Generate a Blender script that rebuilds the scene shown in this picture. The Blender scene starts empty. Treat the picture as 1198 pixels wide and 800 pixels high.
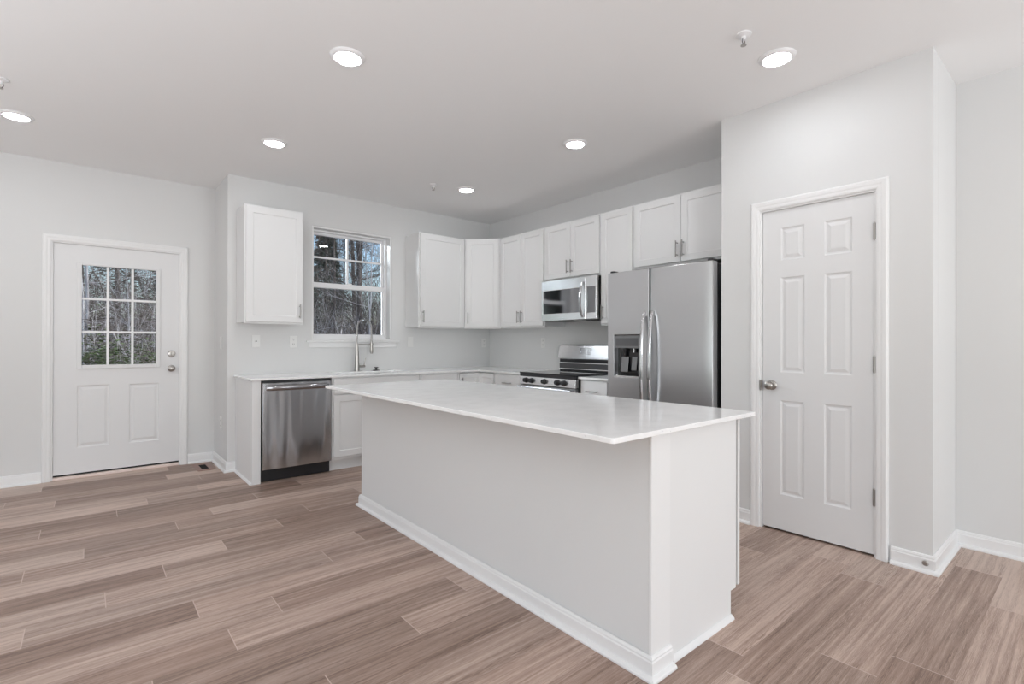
import bpy, bmesh, math, random
from mathutils import Vector, Matrix, noise
PI = math.pi
random.seed(7)
SC = bpy.context.scene
COL = SC.collection

# ------------------------------------------------------------------ camera
CAM = (-4.0176, -5.2275, 1.1935)
cam_d = bpy.data.cameras.new('camera')
cam = bpy.data.objects.new('camera', cam_d)
COL.objects.link(cam)
cam_d.sensor_width = 36.0
cam_d.sensor_fit = 'HORIZONTAL'
cam_d.lens = 589.52 / 1198 * 36.0
cam_d.shift_x = 0.00015
cam_d.clip_start = 0.02
cam_d.clip_end = 300
_r = Vector((0.76496837, -0.64406267, 0.00258267))
_u = Vector((-0.0031059527, 0.00032093966, 0.999995125))
_f = Vector((0.64406036, 0.76497266, 0.00175492))
cam.matrix_world = Matrix(((_r.x, _u.x, -_f.x, CAM[0]), (_r.y, _u.y, -_f.y, CAM[1]), (_r.z, _u.z, -_f.z, CAM[2]), (0, 0, 0, 1)))
SC.camera = cam

# ------------------------------------------------------------------ view, world, daylight
SC.view_settings.view_transform = 'Standard'
SC.view_settings.look = 'None'
SC.view_settings.gamma = 1.0
SC.view_settings.use_curve_mapping = False
SC.view_settings.exposure = 0.0
SC.cycles.use_denoising = True
SC.cycles.max_bounces = 10
SC.cycles.diffuse_bounces = 7
SC.cycles.glossy_bounces = 4
SC.cycles.transparent_max_bounces = 12
SC.cycles.sample_clamp_indirect = 6.0
SC.cycles.caustics_reflective = False
SC.cycles.caustics_refractive = False

SKY = 0.24
world = bpy.data.worlds.new('world')
SC.world = world
world.use_nodes = True
wn = world.node_tree
wn.nodes.clear()
wo = wn.nodes.new('ShaderNodeOutputWorld')
wb = wn.nodes.new('ShaderNodeBackground')
ws = wn.nodes.new('ShaderNodeTexSky')
ws.sky_type = 'NISHITA'
ws.sun_disc = False
ws.sun_elevation = math.radians(35)
ws.sun_rotation = math.radians(110)
ws.air_density = 1.0
ws.dust_density = 1.2
wb.inputs['Strength'].default_value = SKY
wn.links.new(ws.outputs[0], wb.inputs[0])
wn.links.new(wb.outputs[0], wo.inputs[0])

SUN = 2.6
sd = bpy.data.lights.new('sun', 'SUN')
sd.energy = SUN
sd.angle = math.radians(2)
sd.color = (1.0, 0.95, 0.88)
so = bpy.data.objects.new('sun', sd)
COL.objects.link(so)
so.rotation_euler = (math.radians(30), math.radians(50), 0)

def area(name, loc, rot, sx, sy, power, color=(1, 1, 1)):
    d = bpy.data.lights.new(name, 'AREA')
    d.shape = 'RECTANGLE'
    d.size = sx
    d.size_y = sy
    d.energy = power
    d.color = color
    o = bpy.data.objects.new(name, d)
    COL.objects.link(o)
    o.location = loc
    o.rotation_euler = rot
    return o

# daylight entering at the patio doors and windows of the living side, behind the camera
REAR_Y, LEFT_X = -9.6, -8.4
DAY = (0.92, 0.97, 1.0)
REAR_WIN = [(-7.6, -4.9), (-2.3, -0.7)]
LEFT_WIN = [(-8.6, -6.8), (-5.9, -4.1), (-3.0, -1.2)]
for a, b in REAR_WIN:
    area('daylight_rear_window', ((a + b) / 2, REAR_Y - 0.1, 1.35), (PI / 2, 0, 0), b - a, 1.9, 43 * (b - a), DAY)
for a, b in LEFT_WIN:
    area('daylight_left_window', (LEFT_X - 0.1, (a + b) / 2, 1.35), (PI / 2, 0, -PI / 2), b - a, 1.9, 2.0 * (b - a), DAY)
# added upward lamps out of view, standing in for flash bounced off the ceiling
FL = (0.93, 0.98, 1.02)
area('added_uplight', (-5.6, -4.8, 1.0), (PI, 0, 0), 1.6, 1.6, 52, FL)
area('added_uplight', (-6.6, -2.6, 0.7), (PI, 0, 0), 2.0, 2.0, 56, FL)
area('added_uplight', (-1.6, -6.6, 1.0), (PI, 0, 0), 1.6, 1.6, 16, FL)

# added lamp above the view, standing in for skylight through the sink window
area('added_sink_daylight', (-2.72, 1.35, 2.98), Vector((0.98, -1.25, -1.15)).to_track_quat('-Z', 'Y').to_euler(), 1.1, 0.8, 260, DAY)

# ------------------------------------------------------------------ material helpers
def lin(c):
    return tuple((x / 255 / 12.92) if x / 255 <= 0.04045 else ((x / 255 + 0.055) / 1.055) ** 2.4 for x in c)

def new_mat(name):
    m = bpy.data.materials.new(name)
    m.use_nodes = True
    nt = m.node_tree
    b = nt.nodes['Principled BSDF']
    return m, nt, b

def simple(name, col, rough=0.5, metal=0.0, spec=0.5, bump=0.0, bscale=200, coat=0.0):
    m, nt, b = new_mat(name)
    b.inputs['Base Color'].default_value = (*col, 1)
    b.inputs['Roughness'].default_value = rough
    b.inputs['Metallic'].default_value = metal
    b.inputs['Specular IOR Level'].default_value = spec
    b.inputs['Coat Weight'].default_value = coat
    tc = nt.nodes.new('ShaderNodeTexCoord')
    n = nt.nodes.new('ShaderNodeTexNoise')
    n.inputs['Scale'].default_value = bscale
    n.inputs['Detail'].default_value = 3
    nt.links.new(tc.outputs['Object'], n.inputs['Vector'])
    bp_ = nt.nodes.new('ShaderNodeBump')
    bp_.inputs['Strength'].default_value = max(bump, 0.01)
    bp_.inputs['Distance'].default_value = 0.001
    nt.links.new(n.outputs['Fac'], bp_.inputs['Height'])
    nt.links.new(bp_.outputs['Normal'], b.inputs['Normal'])
    return m

M = {}
M['wall'] = simple('wall_paint', (0.72, 0.722, 0.72), 0.75, spec=0.25, bump=0.12, bscale=260)
M['ceiling'] = simple('ceiling_paint', (0.87, 0.87, 0.87), 0.9, spec=0.1, bump=0.1, bscale=200)
M['trim'] = simple('trim_paint', (0.82, 0.82, 0.82), 0.35, spec=0.45)
M['door'] = simple('door_paint', (0.76, 0.76, 0.765), 0.42, spec=0.4)
M['cab'] = simple('cabinet_paint', (0.79, 0.79, 0.79), 0.42, spec=0.4)
M['vinyl'] = simple('white_vinyl', (0.86, 0.86, 0.87), 0.35, spec=0.5)
M['plastic'] = simple('white_plastic', (0.80, 0.80, 0.79), 0.35, spec=0.5)
M['slot'] = simple('dark_slots', (0.06, 0.06, 0.06), 0.6)
M['nickel'] = simple('brushed_nickel', (0.42, 0.40, 0.38), 0.28, metal=1.0, bump=0.05, bscale=400)
M['pull'] = simple('pull_metal', (0.33, 0.32, 0.31), 0.32, metal=1.0)
M['blackglass'] = simple('black_glass', (0.012, 0.012, 0.014), 0.06, spec=0.6)
M['mirror_glass'] = simple('reflective_oven_glass', (0.46, 0.465, 0.48), 0.06, metal=1.0)
M['dispenser_grey'] = simple('dispenser_grey', (0.22, 0.22, 0.225), 0.35, metal=0.6)
M['band'] = simple('grey_band', (0.10, 0.10, 0.105), 0.4)
M['lit_door_edge'] = simple('lit_door_edge_grey', (0.50, 0.50, 0.51), 0.4)
M['black'] = simple('black_plastic', (0.018, 0.018, 0.02), 0.38)
M['rubber'] = simple('dark_rubber', (0.03, 0.028, 0.026), 0.8)
M['darkgrey'] = simple('dark_grey_metal', (0.055, 0.056, 0.06), 0.5, metal=0.2)
M['sill'] = simple('threshold_wood', lin((232, 214, 206)), 0.5)
M['vent'] = simple('vent_wood', lin((150, 122, 112)), 0.5)
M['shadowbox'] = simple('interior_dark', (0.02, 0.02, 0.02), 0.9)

def steel(name, col, rough, axis='Z', wave=0.0, wscale=(3, 3, 0.6)):
    """Brushed stainless: fine brushing streaks in the roughness plus a slight panel waviness."""
    m, nt, b = new_mat(name)
    b.inputs['Metallic'].default_value = 1.0
    b.inputs['Roughness'].default_value = rough
    tc = nt.nodes.new('ShaderNodeTexCoord')
    mp = nt.nodes.new('ShaderNodeMapping')
    mp.inputs['Scale'].default_value = (6, 6, 900) if axis == 'Z' else (900, 900, 6)
    nt.links.new(tc.outputs['Object'], mp.inputs['Vector'])
    n = nt.nodes.new('ShaderNodeTexNoise')
    n.inputs['Scale'].default_value = 1.0
    n.inputs['Detail'].default_value = 4
    nt.links.new(mp.outputs[0], n.inputs['Vector'])
    rmp = nt.nodes.new('ShaderNodeMapRange')
    rmp.inputs[3].default_value = rough - 0.015
    rmp.inputs[4].default_value = rough + 0.02
    nt.links.new(n.outputs['Fac'], rmp.inputs[0])
    nt.links.new(rmp.outputs[0], b.inputs['Roughness'])
    cr = nt.nodes.new('ShaderNodeMapRange')
    cr.inputs[3].default_value = 0.97
    cr.inputs[4].default_value = 1.03
    nt.links.new(n.outputs['Fac'], cr.inputs[0])
    mx = nt.nodes.new('ShaderNodeVectorMath')
    mx.operation = 'SCALE'
    mx.inputs[0].default_value = col
    nt.links.new(cr.outputs[0], mx.inputs['Scale'])
    nt.links.new(mx.outputs[0], b.inputs['Base Color'])
    if wave:
        mp2 = nt.nodes.new('ShaderNodeMapping')
        mp2.inputs['Scale'].default_value = wscale
        nt.links.new(tc.outputs['Object'], mp2.inputs['Vector'])
        n2 = nt.nodes.new('ShaderNodeTexNoise')
        n2.inputs['Scale'].default_value = 1.0
        n2.inputs['Detail'].default_value = 1
        nt.links.new(mp2.outputs[0], n2.inputs['Vector'])
        bu = nt.nodes.new('ShaderNodeBump')
        bu.inputs['Strength'].default_value = 1.0
        bu.inputs['Distance'].default_value = wave
        nt.links.new(n2.outputs['Fac'], bu.inputs['Height'])
        nt.links.new(bu.outputs['Normal'], b.inputs['Normal'])
    return m

M['steel'] = steel('stainless_steel', (0.57, 0.57, 0.58), 0.30, 'Z', 0.012, (1.2, 1.2, 2.5))
M['steel_dw'] = steel('stainless_dishwasher', (0.46, 0.46, 0.47), 0.2, 'X', 0.03, (7, 7, 0.8))
M['steel_bright'] = steel('stainless_bright', (0.90, 0.90, 0.91), 0.24, 'Z')
M['dark_handle'] = simple('dark_steel_handle', (0.36, 0.36, 0.37), 0.14, metal=1.0, bump=0.5, bscale=18)
M['steel_handle'] = simple('steel_handle', (0.50, 0.50, 0.51), 0.24, metal=1.0)

def quartz():
    m, nt, b = new_mat('white_quartz')
    tc = nt.nodes.new('ShaderNodeTexCoord')
    v = nt.nodes.new('ShaderNodeTexVoronoi')
    v.inputs['Scale'].default_value = 55
    nt.links.new(tc.outputs['Object'], v.inputs['Vector'])
    rp = nt.nodes.new('ShaderNodeValToRGB')
    rp.color_ramp.elements[0].position = 0.05
    rp.color_ramp.elements[0].color = (0.52, 0.52, 0.52, 1)
    rp.color_ramp.elements[1].position = 0.12
    rp.color_ramp.elements[1].color = (0.93, 0.93, 0.93, 1)
    nt.links.new(v.outputs['Distance'], rp.inputs[0])
    n = nt.nodes.new('ShaderNodeTexNoise')
    n.inputs['Scale'].default_value = 9
    n.inputs['Detail'].default_value = 6
    nt.links.new(tc.outputs['Object'], n.inputs['Vector'])
    rp2 = nt.nodes.new('ShaderNodeValToRGB')
    rp2.color_ramp.elements[0].position = 0.35
    rp2.color_ramp.elements[0].color = (0.94, 0.94, 0.94, 1)
    rp2.color_ramp.elements[1].position = 0.6
    rp2.color_ramp.elements[1].color = (1, 1, 1, 1)
    nt.links.new(n.outputs['Fac'], rp2.inputs[0])
    mm = nt.nodes.new('ShaderNodeMix')
    mm.data_type = 'RGBA'
    mm.blend_type = 'MULTIPLY'
    mm.inputs[0].default_value = 1.0
    nt.links.new(rp.outputs[0], mm.inputs[6])
    nt.links.new(rp2.outputs[0], mm.inputs[7])
    nt.links.new(mm.outputs[2], b.inputs['Base Color'])
    b.inputs['Roughness'].default_value = 0.12
    b.inputs['Specular IOR Level'].default_value = 0.5
    return m
M['quartz'] = quartz()

def window_glass():
    m = bpy.data.materials.new('window_glass')
    m.use_nodes = True
    nt = m.node_tree
    nt.nodes.clear()
    out = nt.nodes.new('ShaderNodeOutputMaterial')
    mix = nt.nodes.new('ShaderNodeMixShader')
    fr = nt.nodes.new('ShaderNodeFresnel')
    fr.inputs[0].default_value = 1.45
    tr = nt.nodes.new('ShaderNodeBsdfTransparent')
    tr.inputs[0].default_value = (0.93, 0.95, 0.96, 1)
    gl = nt.nodes.new('ShaderNodeBsdfGlossy')
    gl.inputs['Roughness'].default_value = 0.01
    nt.links.new(fr.outputs[0], mix.inputs[0])
    nt.links.new(tr.outputs[0], mix.inputs[1])
    nt.links.new(gl.outputs[0], mix.inputs[2])
    nt.links.new(mix.outputs[0], out.inputs[0])
    return m
M['glass'] = window_glass()

def emission(name, col, strength):
    m = bpy.data.materials.new(name)
    m.use_nodes = True
    nt = m.node_tree
    nt.nodes.clear()
    out = nt.nodes.new('ShaderNodeOutputMaterial')
    e = nt.nodes.new('ShaderNodeEmission')
    e.inputs[0].default_value = (*col, 1)
    e.inputs[1].default_value = strength
    nt.links.new(e.outputs[0], out.inputs[0])
    return m
M['lamp'] = emission('downlight_diffuser', (0.955, 0.985, 1.01), 78.0)

def floor_mat():
    """Vinyl oak planks: the plank layout is in the mesh (UV in metres inside each plank, a random number per plank)."""
    m, nt, b = new_mat('vinyl_plank_floor')
    N, L = nt.nodes.new, nt.links.new
    uv = N('ShaderNodeUVMap'); uv.uv_map = 'plank'
    at = N('ShaderNodeAttribute'); at.attribute_name = 'tone'
    sep = N('ShaderNodeSeparateColor'); L(at.outputs['Color'], sep.inputs[0])
    off = N('ShaderNodeVectorMath'); off.operation = 'SCALE'; off.inputs['Scale'].default_value = 37.0
    L(at.outputs['Color'], off.inputs[0])
    def nz(scale, detail, rough, dist=0.0):
        mp = N('ShaderNodeMapping'); mp.inputs['Scale'].default_value = scale
        L(uv.outputs[0], mp.inputs['Vector'])
        ad = N('ShaderNodeVectorMath'); ad.operation = 'ADD'
        L(mp.outputs[0], ad.inputs[0]); L(off.outputs[0], ad.inputs[1])
        n = N('ShaderNodeTexNoise'); n.inputs['Scale'].default_value = 1.0
        n.inputs['Detail'].default_value = detail; n.inputs['Roughness'].default_value = rough
        n.inputs['Distortion'].default_value = dist
        L(ad.outputs[0], n.inputs['Vector'])
        return n, ad
    broad, _ = nz((1.1, 9, 1), 4, 0.55, 0.9)
    grain, _ = nz((13, 85, 1), 5, 0.65, 1.2)
    fine, _ = nz((26, 190, 1), 4, 0.75, 0.8)
    patch, _ = nz((2.4, 5, 1), 3, 0.55, 0.9)
    # cathedral grain: long loops around one heart per plank
    sx = N('ShaderNodeSeparateXYZ'); L(uv.outputs[0], sx.inputs[0])
    def mth(op, a, b=None, c=None):
        q = N('ShaderNodeMath'); q.operation = op
        for k_, v_ in enumerate((a, b, c)):
            if v_ is None: continue
            if isinstance(v_, (int, float)): q.inputs[k_].default_value = v_
            else: L(v_, q.inputs[k_])
        return q.outputs[0]
    wob, _ = nz((5, 22, 1), 3, 0.6, 0.5)
    cu = mth('MULTIPLY', sep.outputs[2], 1.2)
    cv = mth('MULTIPLY_ADD', sep.outputs[1], 0.10, 0.04)
    du = mth('MULTIPLY', mth('SUBTRACT', sx.outputs[0], cu), 0.11)
    dv = mth('SUBTRACT', sx.outputs[1], cv)
    dd = mth('SQRT', mth('ADD', mth('MULTIPLY', du, du), mth('MULTIPLY', dv, dv)))
    dd = mth('MULTIPLY_ADD', wob.outputs['Fac'], 0.045, dd)
    wv = mth('SINE', mth('MULTIPLY', dd, 560.0))
    sn = N('ShaderNodeMath'); sn.operation = 'MULTIPLY'; sn.inputs[1].default_value = 1.0
    L(wv, sn.inputs[0])
    msk = N('ShaderNodeMapRange'); msk.inputs[1].default_value = 0.42; msk.inputs[2].default_value = 0.56
    L(patch.outputs['Fac'], msk.inputs[0])
    rg = N('ShaderNodeMath'); rg.operation = 'MULTIPLY'; L(sn.outputs[0], rg.inputs[0]); L(msk.outputs[0], rg.inputs[1])
    # value = broad*a + grain*b + tone*c + rings*d
    def madd(a_sock, k, prev=None, bias=0.0):
        q = N('ShaderNodeMath'); q.operation = 'MULTIPLY_ADD'
        L(a_sock, q.inputs[0]); q.inputs[1].default_value = k
        if prev is None: q.inputs[2].default_value = bias
        else: L(prev, q.inputs[2])
        return q.outputs[0]
    v = madd(broad.outputs['Fac'], 1.15, None, -0.655)
    v = madd(fine.outputs['Fac'], 1.05, v)
    v = madd(grain.outputs['Fac'], 0.50, v)
    v = madd(sep.outputs[0], 0.58, v)
    v = madd(rg.outputs[0], 0.24, v)
    v = madd(patch.outputs['Fac'], -0.65, v)
    rp = N('ShaderNodeValToRGB')
    el = rp.color_ramp.elements
    el[0].position = 0.0; el[0].color = (*lin((92, 74, 64)), 1)
    el[1].position = 1.0; el[1].color = (*lin((203, 183, 171)), 1)
    e = el.new(0.35); e.color = (*lin((138, 115, 103)), 1)
    e = el.new(0.65); e.color = (*lin((168, 146, 134)), 1)
    L(v, rp.inputs[0])
    # hue drift per plank between a pinkish and a greyer oak
    hu = N('ShaderNodeMix'); hu.data_type = 'RGBA'; hu.blend_type = 'MULTIPLY'; hu.inputs[0].default_value = 1.0
    hr = N('ShaderNodeValToRGB')
    hr.color_ramp.elements[0].color = (1.0, 0.965, 0.945, 1); hr.color_ramp.elements[1].color = (0.955, 0.955, 0.95, 1)
    L(sep.outputs[1], hr.inputs[0])
    L(rp.outputs[0], hu.inputs[6]); L(hr.outputs[0], hu.inputs[7])
    # seams: bevel highlight painted at end joints, thin dark long joints
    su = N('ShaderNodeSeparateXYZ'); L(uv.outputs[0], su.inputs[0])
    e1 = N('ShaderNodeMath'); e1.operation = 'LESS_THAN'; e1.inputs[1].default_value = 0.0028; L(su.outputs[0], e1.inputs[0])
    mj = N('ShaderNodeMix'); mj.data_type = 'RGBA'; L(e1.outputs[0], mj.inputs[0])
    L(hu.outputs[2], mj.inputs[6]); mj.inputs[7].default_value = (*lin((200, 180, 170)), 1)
    e2 = N('ShaderNodeMath'); e2.operation = 'LESS_THAN'; e2.inputs[1].default_value = 0.0016; L(su.outputs[1], e2.inputs[0])
    e2b = N('ShaderNodeMath'); e2b.operation = 'MULTIPLY'; e2b.inputs[1].default_value = 0.75; L(e2.outputs[0], e2b.inputs[0])
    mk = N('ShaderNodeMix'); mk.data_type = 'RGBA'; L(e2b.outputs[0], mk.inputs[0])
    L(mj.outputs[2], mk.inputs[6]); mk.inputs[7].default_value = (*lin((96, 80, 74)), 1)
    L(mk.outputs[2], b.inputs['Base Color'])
    b.inputs['Roughness'].default_value = 0.42
    b.inputs['Specular IOR Level'].default_value = 0.4
    bu = N('ShaderNodeBump'); bu.inputs['Strength'].default_value = 0.25; bu.inputs['Distance'].default_value = 0.0015
    L(grain.outputs['Fac'], bu.inputs['Height']); L(bu.outputs['Normal'], b.inputs['Normal'])
    return m
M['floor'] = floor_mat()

def mottled(name, c1, c2, scale, rough=0.9, stretch=(1, 1, 1)):
    m, nt, b = new_mat(name)
    tc = nt.nodes.new('ShaderNodeTexCoord')
    mp = nt.nodes.new('ShaderNodeMapping'); mp.inputs['Scale'].default_value = stretch
    n = nt.nodes.new('ShaderNodeTexNoise'); n.inputs['Scale'].default_value = scale; n.inputs['Detail'].default_value = 5
    rp = nt.nodes.new('ShaderNodeValToRGB')
    rp.color_ramp.elements[0].position = 0.35; rp.color_ramp.elements[0].color = (*c1, 1)
    rp.color_ramp.elements[1].position = 0.65; rp.color_ramp.elements[1].color = (*c2, 1)
    nt.links.new(tc.outputs['Object'], mp.inputs[0]); nt.links.new(mp.outputs[0], n.inputs['Vector'])
    nt.links.new(n.outputs['Fac'], rp.inputs[0]); nt.links.new(rp.outputs[0], b.inputs['Base Color'])
    b.inputs['Roughness'].default_value = rough
    b.inputs['Specular IOR Level'].default_value = 0.1
    return m
M['bark'] = mottled('bark_grey', (0.055, 0.048, 0.045), (0.17, 0.15, 0.145), 14, stretch=(1, 1, 0.2))
M['bark_pale'] = mottled('bark_pale', (0.33, 0.32, 0.34), (0.62, 0.61, 0.64), 10, stretch=(1, 1, 0.3))
M['twig'] = mottled('twig_brown', (0.05, 0.042, 0.038), (0.20, 0.17, 0.155), 3)
M['twig_pale'] = mottled('twig_pale', (0.28, 0.27, 0.28), (0.60, 0.59, 0.62), 3)
M['needles'] = mottled('evergreen_needles', (0.012, 0.02, 0.014), (0.06, 0.085, 0.06), 6)
M['leaf'] = mottled('green_leaf', (0.05, 0.085, 0.03), (0.16, 0.22, 0.09), 8)
M['litter'] = mottled('leaf_litter', (0.07, 0.055, 0.045), (0.20, 0.165, 0.14), 2.5)
M['bark_far'] = mottled('bark_far', (0.045, 0.04, 0.04), (0.11, 0.10, 0.10), 5)

# ------------------------------------------------------------------ mesh builder
ROOT = {}          # root empties -> world matrix

class MB:
    def __init__(self):
        self.bm = bmesh.new()
    def box(self, x0, x1, y0, y1, z0, z1):
        v = [self.bm.verts.new(p) for p in ((x0, y0, z0), (x1, y0, z0), (x1, y1, z0), (x0, y1, z0), (x0, y0, z1), (x1, y0, z1), (x1, y1, z1), (x0, y1, z1))]
        for f in ((0, 3, 2, 1), (4, 5, 6, 7), (0, 1, 5, 4), (1, 2, 6, 5), (2, 3, 7, 6), (3, 0, 4, 7)):
            self.bm.faces.new([v[i] for i in f])
        return self
    def prism(self, poly, z0, z1, ax='z'):
        """Extrude a 2D polygon: ax z -> (x,y), x -> (y,z) along x, y -> (x,z) along y."""
        def P(a, b, c):
            return {'z': (a, b, c), 'x': (c, a, b), 'y': (a, c, b)}[ax]
        lo = [self.bm.verts.new(P(a, b, z0)) for a, b in poly]
        hi = [self.bm.verts.new(P(a, b, z1)) for a, b in poly]
        n = len(poly)
        self.bm.faces.new(lo[::-1]); self.bm.faces.new(hi)
        for i in range(n):
            self.bm.faces.new((lo[i], lo[(i + 1) % n], hi[(i + 1) % n], hi[i]))
        return self
    def cells(self, xs, ys, solid, z0, z1, ax='z'):
        """Watertight plate made of grid cells; solid(i,j) tells which are filled."""
        def P(a, b, c):
            return {'z': (a, b, c), 'x': (c, a, b), 'y': (a, c, b)}[ax]
        lo, hi = {}, {}
        nx, ny = len(xs) - 1, len(ys) - 1
        S = [[bool(solid(i, j)) for j in range(ny)] for i in range(nx)]
        g = lambda i, j: 0 <= i < nx and 0 <= j < ny and S[i][j]
        def V(d, i, j, z):
            if (i, j) not in d: d[(i, j)] = self.bm.verts.new(P(xs[i], ys[j], z))
            return d[(i, j)]
        for i in range(nx):
            for j in range(ny):
                if not S[i][j]: continue
                q = [(i, j), (i + 1, j), (i + 1, j + 1), (i, j + 1)]
                self.bm.faces.new([V(hi, a, b, z1) for a, b in q])
                self.bm.faces.new([V(lo, a, b, z0) for a, b in q[::-1]])
                for (di, dj), (p, r) in (((0, -1), (0, 1)), ((1, 0), (1, 2)), ((0, 1), (2, 3)), ((-1, 0), (3, 0))):
                    if not g(i + di, j + dj):
                        a, b = q[p], q[r]
                        self.bm.faces.new((V(lo, *a, z0), V(lo, *b, z0), V(hi, *b, z1), V(hi, *a, z1)))
        return self
    def slab(self, x0, x1, z0, z1, yf, yb, panels=()):
        """Door-like slab, front at y=yf facing -y. panels: (px0,px1,pz0,pz1,[(inset,depth),...])."""
        bm = self.bm
        xs = sorted({x0, x1, *[p[0] for p in panels], *[p[1] for p in panels]})
        zs = sorted({z0, z1, *[p[2] for p in panels], *[p[3] for p in panels]})
        fr = {}
        def F(x, z):
            k = (round(x, 5), round(z, 5))
            if k not in fr: fr[k] = bm.verts.new((x, yf, z))
            return fr[k]
        def inside(cx, cz):
            return any(p[0] < cx < p[1] and p[2] < cz < p[3] for p in panels)
        for i in range(len(xs) - 1):
            for j in range(len(zs) - 1):
                a, b, c, d = xs[i], xs[i + 1], zs[j], zs[j + 1]
                if not inside((a + b) / 2, (c + d) / 2):
                    bm.faces.new((F(a, c), F(b, c), F(b, d), F(a, d)))
        for p in panels:
            px = [x for x in xs if p[0] <= x <= p[1]]
            pz = [z for z in zs if p[2] <= z <= p[3]]
            loop = [(x, p[2]) for x in px[:-1]] + [(p[1], z) for z in pz[:-1]] + [(x, p[3]) for x in px[:0:-1]] + [(p[0], z) for z in pz[:0:-1]]
            prev = [F(x, z) for x, z in loop]
            for ins, dep in p[4]:
                def sh(x, z):
                    nx = min(max(x, p[0] + ins), p[1] - ins); nz = min(max(z, p[2] + ins), p[3] - ins)
                    return nx, nz
                cur = [bm.verts.new((*[sh(x, z)[0]], yf + dep, sh(x, z)[1])) for x, z in loop]
                n = len(loop)
                for k in range(n):
                    bm.faces.new((prev[k], prev[(k + 1) % n], cur[(k + 1) % n], cur[k]))
                prev = cur
            bm.faces.new(prev)
        bk = {}
        def B(x, z):
            k = (round(x, 5), round(z, 5))
            if k not in bk: bk[k] = bm.verts.new((x, yb, z))
            return bk[k]
        bm.faces.new((B(x0, z0), B(x0, z1), B(x1, z1), B(x1, z0)))
        for i in range(len(xs) - 1):
            for z, fl in ((z0, 0), (z1, 1)):
                a, b = xs[i], xs[i + 1]
                va = bm.verts.new((a, yb, z)) if k_missing(bk, a, z) else B(a, z)
                vb = bm.verts.new((b, yb, z)) if k_missing(bk, b, z) else B(b, z)
                q = (F(a, z), va, vb, F(b, z))
                bm.faces.new(q if not fl else q[::-1])
        for j in range(len(zs) - 1):
            for x, fl in ((x0, 0), (x1, 1)):
                a, b = zs[j], zs[j + 1]
                va = bm.verts.new((x, yb, a)) if k_missing(bk, x, a) else B(x, a)
                vb = bm.verts.new((x, yb, b)) if k_missing(bk, x, b) else B(x, b)
                q = (F(x, b), vb, va, F(x, a))
                bm.faces.new(q if not fl else q[::-1])
        return self
    def tube(self, pts, r, n=10, cap=True):
        pts = [Vector(p) for p in pts]
        rs = r if isinstance(r, (list, tuple)) else [r] * len(pts)
        rings = []
        t0 = (pts[1] - pts[0]).normalized()
        ref = Vector((0, 0, 1)) if abs(t0.z) < 0.9 else Vector((1, 0, 0))
        u = t0.cross(ref).normalized()
        for i, p in enumerate(pts):
            if i == 0: t = pts[1] - pts[0]
            elif i == len(pts) - 1: t = pts[-1] - pts[-2]
            else: t = (pts[i + 1] - pts[i]).normalized() + (pts[i] - pts[i - 1]).normalized()
            t.normalize()
            u = (u - t * u.dot(t)).normalized()
            w = t.cross(u)
            rings.append([self.bm.verts.new(p + (u * math.cos(2 * PI * k / n) + w * math.sin(2 * PI * k / n)) * rs[i]) for k in range(n)])
        for a, b in zip(rings, rings[1:]):
            for k in range(n):
                self.bm.faces.new((a[k], a[(k + 1) % n], b[(k + 1) % n], b[k]))
        if cap:
            self.bm.faces.new(rings[0][::-1]); self.bm.faces.new(rings[-1])
        return self
    def lathe(self, prof, c=(0, 0, 0), axis=(0, 0, 1), n=28):
        """prof: list of (r, h) along axis from c; closed at ends."""
        ax = Vector(axis).normalized()
        ref = Vector((1, 0, 0)) if abs(ax.x) < 0.9 else Vector((0, 1, 0))
        u = ax.cross(ref).normalized(); w = ax.cross(u)
        c = Vector(c)
        rings = []
        for r, h in prof:
            if r < 1e-6:
                rings.append([self.bm.verts.new(c + ax * h)])
            else:
                rings.append([self.bm.verts.new(c + ax * h + (u * math.cos(2 * PI * k / n) + w * math.sin(2 * PI * k / n)) * r) for k in range(n)])
        for a, b in zip(rings, rings[1:]):
            if len(a) == 1 and len(b) == 1: continue
            for k in range(n):
                k2 = (k + 1) % n
                if len(a) == 1: self.bm.faces.new((a[0], b[k2], b[k]))
                elif len(b) == 1: self.bm.faces.new((a[k], a[k2], b[0]))
                else: self.bm.faces.new((a[k], a[k2], b[k2], b[k]))
        if len(rings[0]) > 1: self.bm.faces.new(rings[0][::-1])
        if len(rings[-1]) > 1: self.bm.faces.new(rings[-1])
        return self
    def sweep(self, path, prof, closed=False):
        """Horizontal moulding: path of (x,y), the profile (out,z) offset to the LEFT of the path direction; mitred corners."""
        P = [Vector((*p, 0)) for p in path]
        rows = []
        for i, p in enumerate(P):
            d1 = (P[i] - P[i - 1]).normalized() if i > 0 else None
            d2 = (P[i + 1] - P[i]).normalized() if i < len(P) - 1 else None
            n1 = Vector((-d1.y, d1.x, 0)) if d1 else None
            n2 = Vector((-d2.y, d2.x, 0)) if d2 else None
            if n1 is None: m = n2
            elif n2 is None: m = n1
            else: m = (n1 + n2) / (1 + n1.dot(n2))
            rows.append([self.bm.verts.new(p + m * o + Vector((0, 0, z))) for o, z in prof])
        for a, b in zip(rows, rows[1:]):
            for k in range(len(prof)):
                k2 = (k + 1) % len(prof)
                self.bm.faces.new((a[k], b[k], b[k2], a[k2]))
        self.bm.faces.new(rows[0]); self.bm.faces.new(rows[-1][::-1])
        return self
    def xform(self, mat):
        bmesh.ops.transform(self.bm, matrix=mat, verts=self.bm.verts)
        return self
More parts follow.
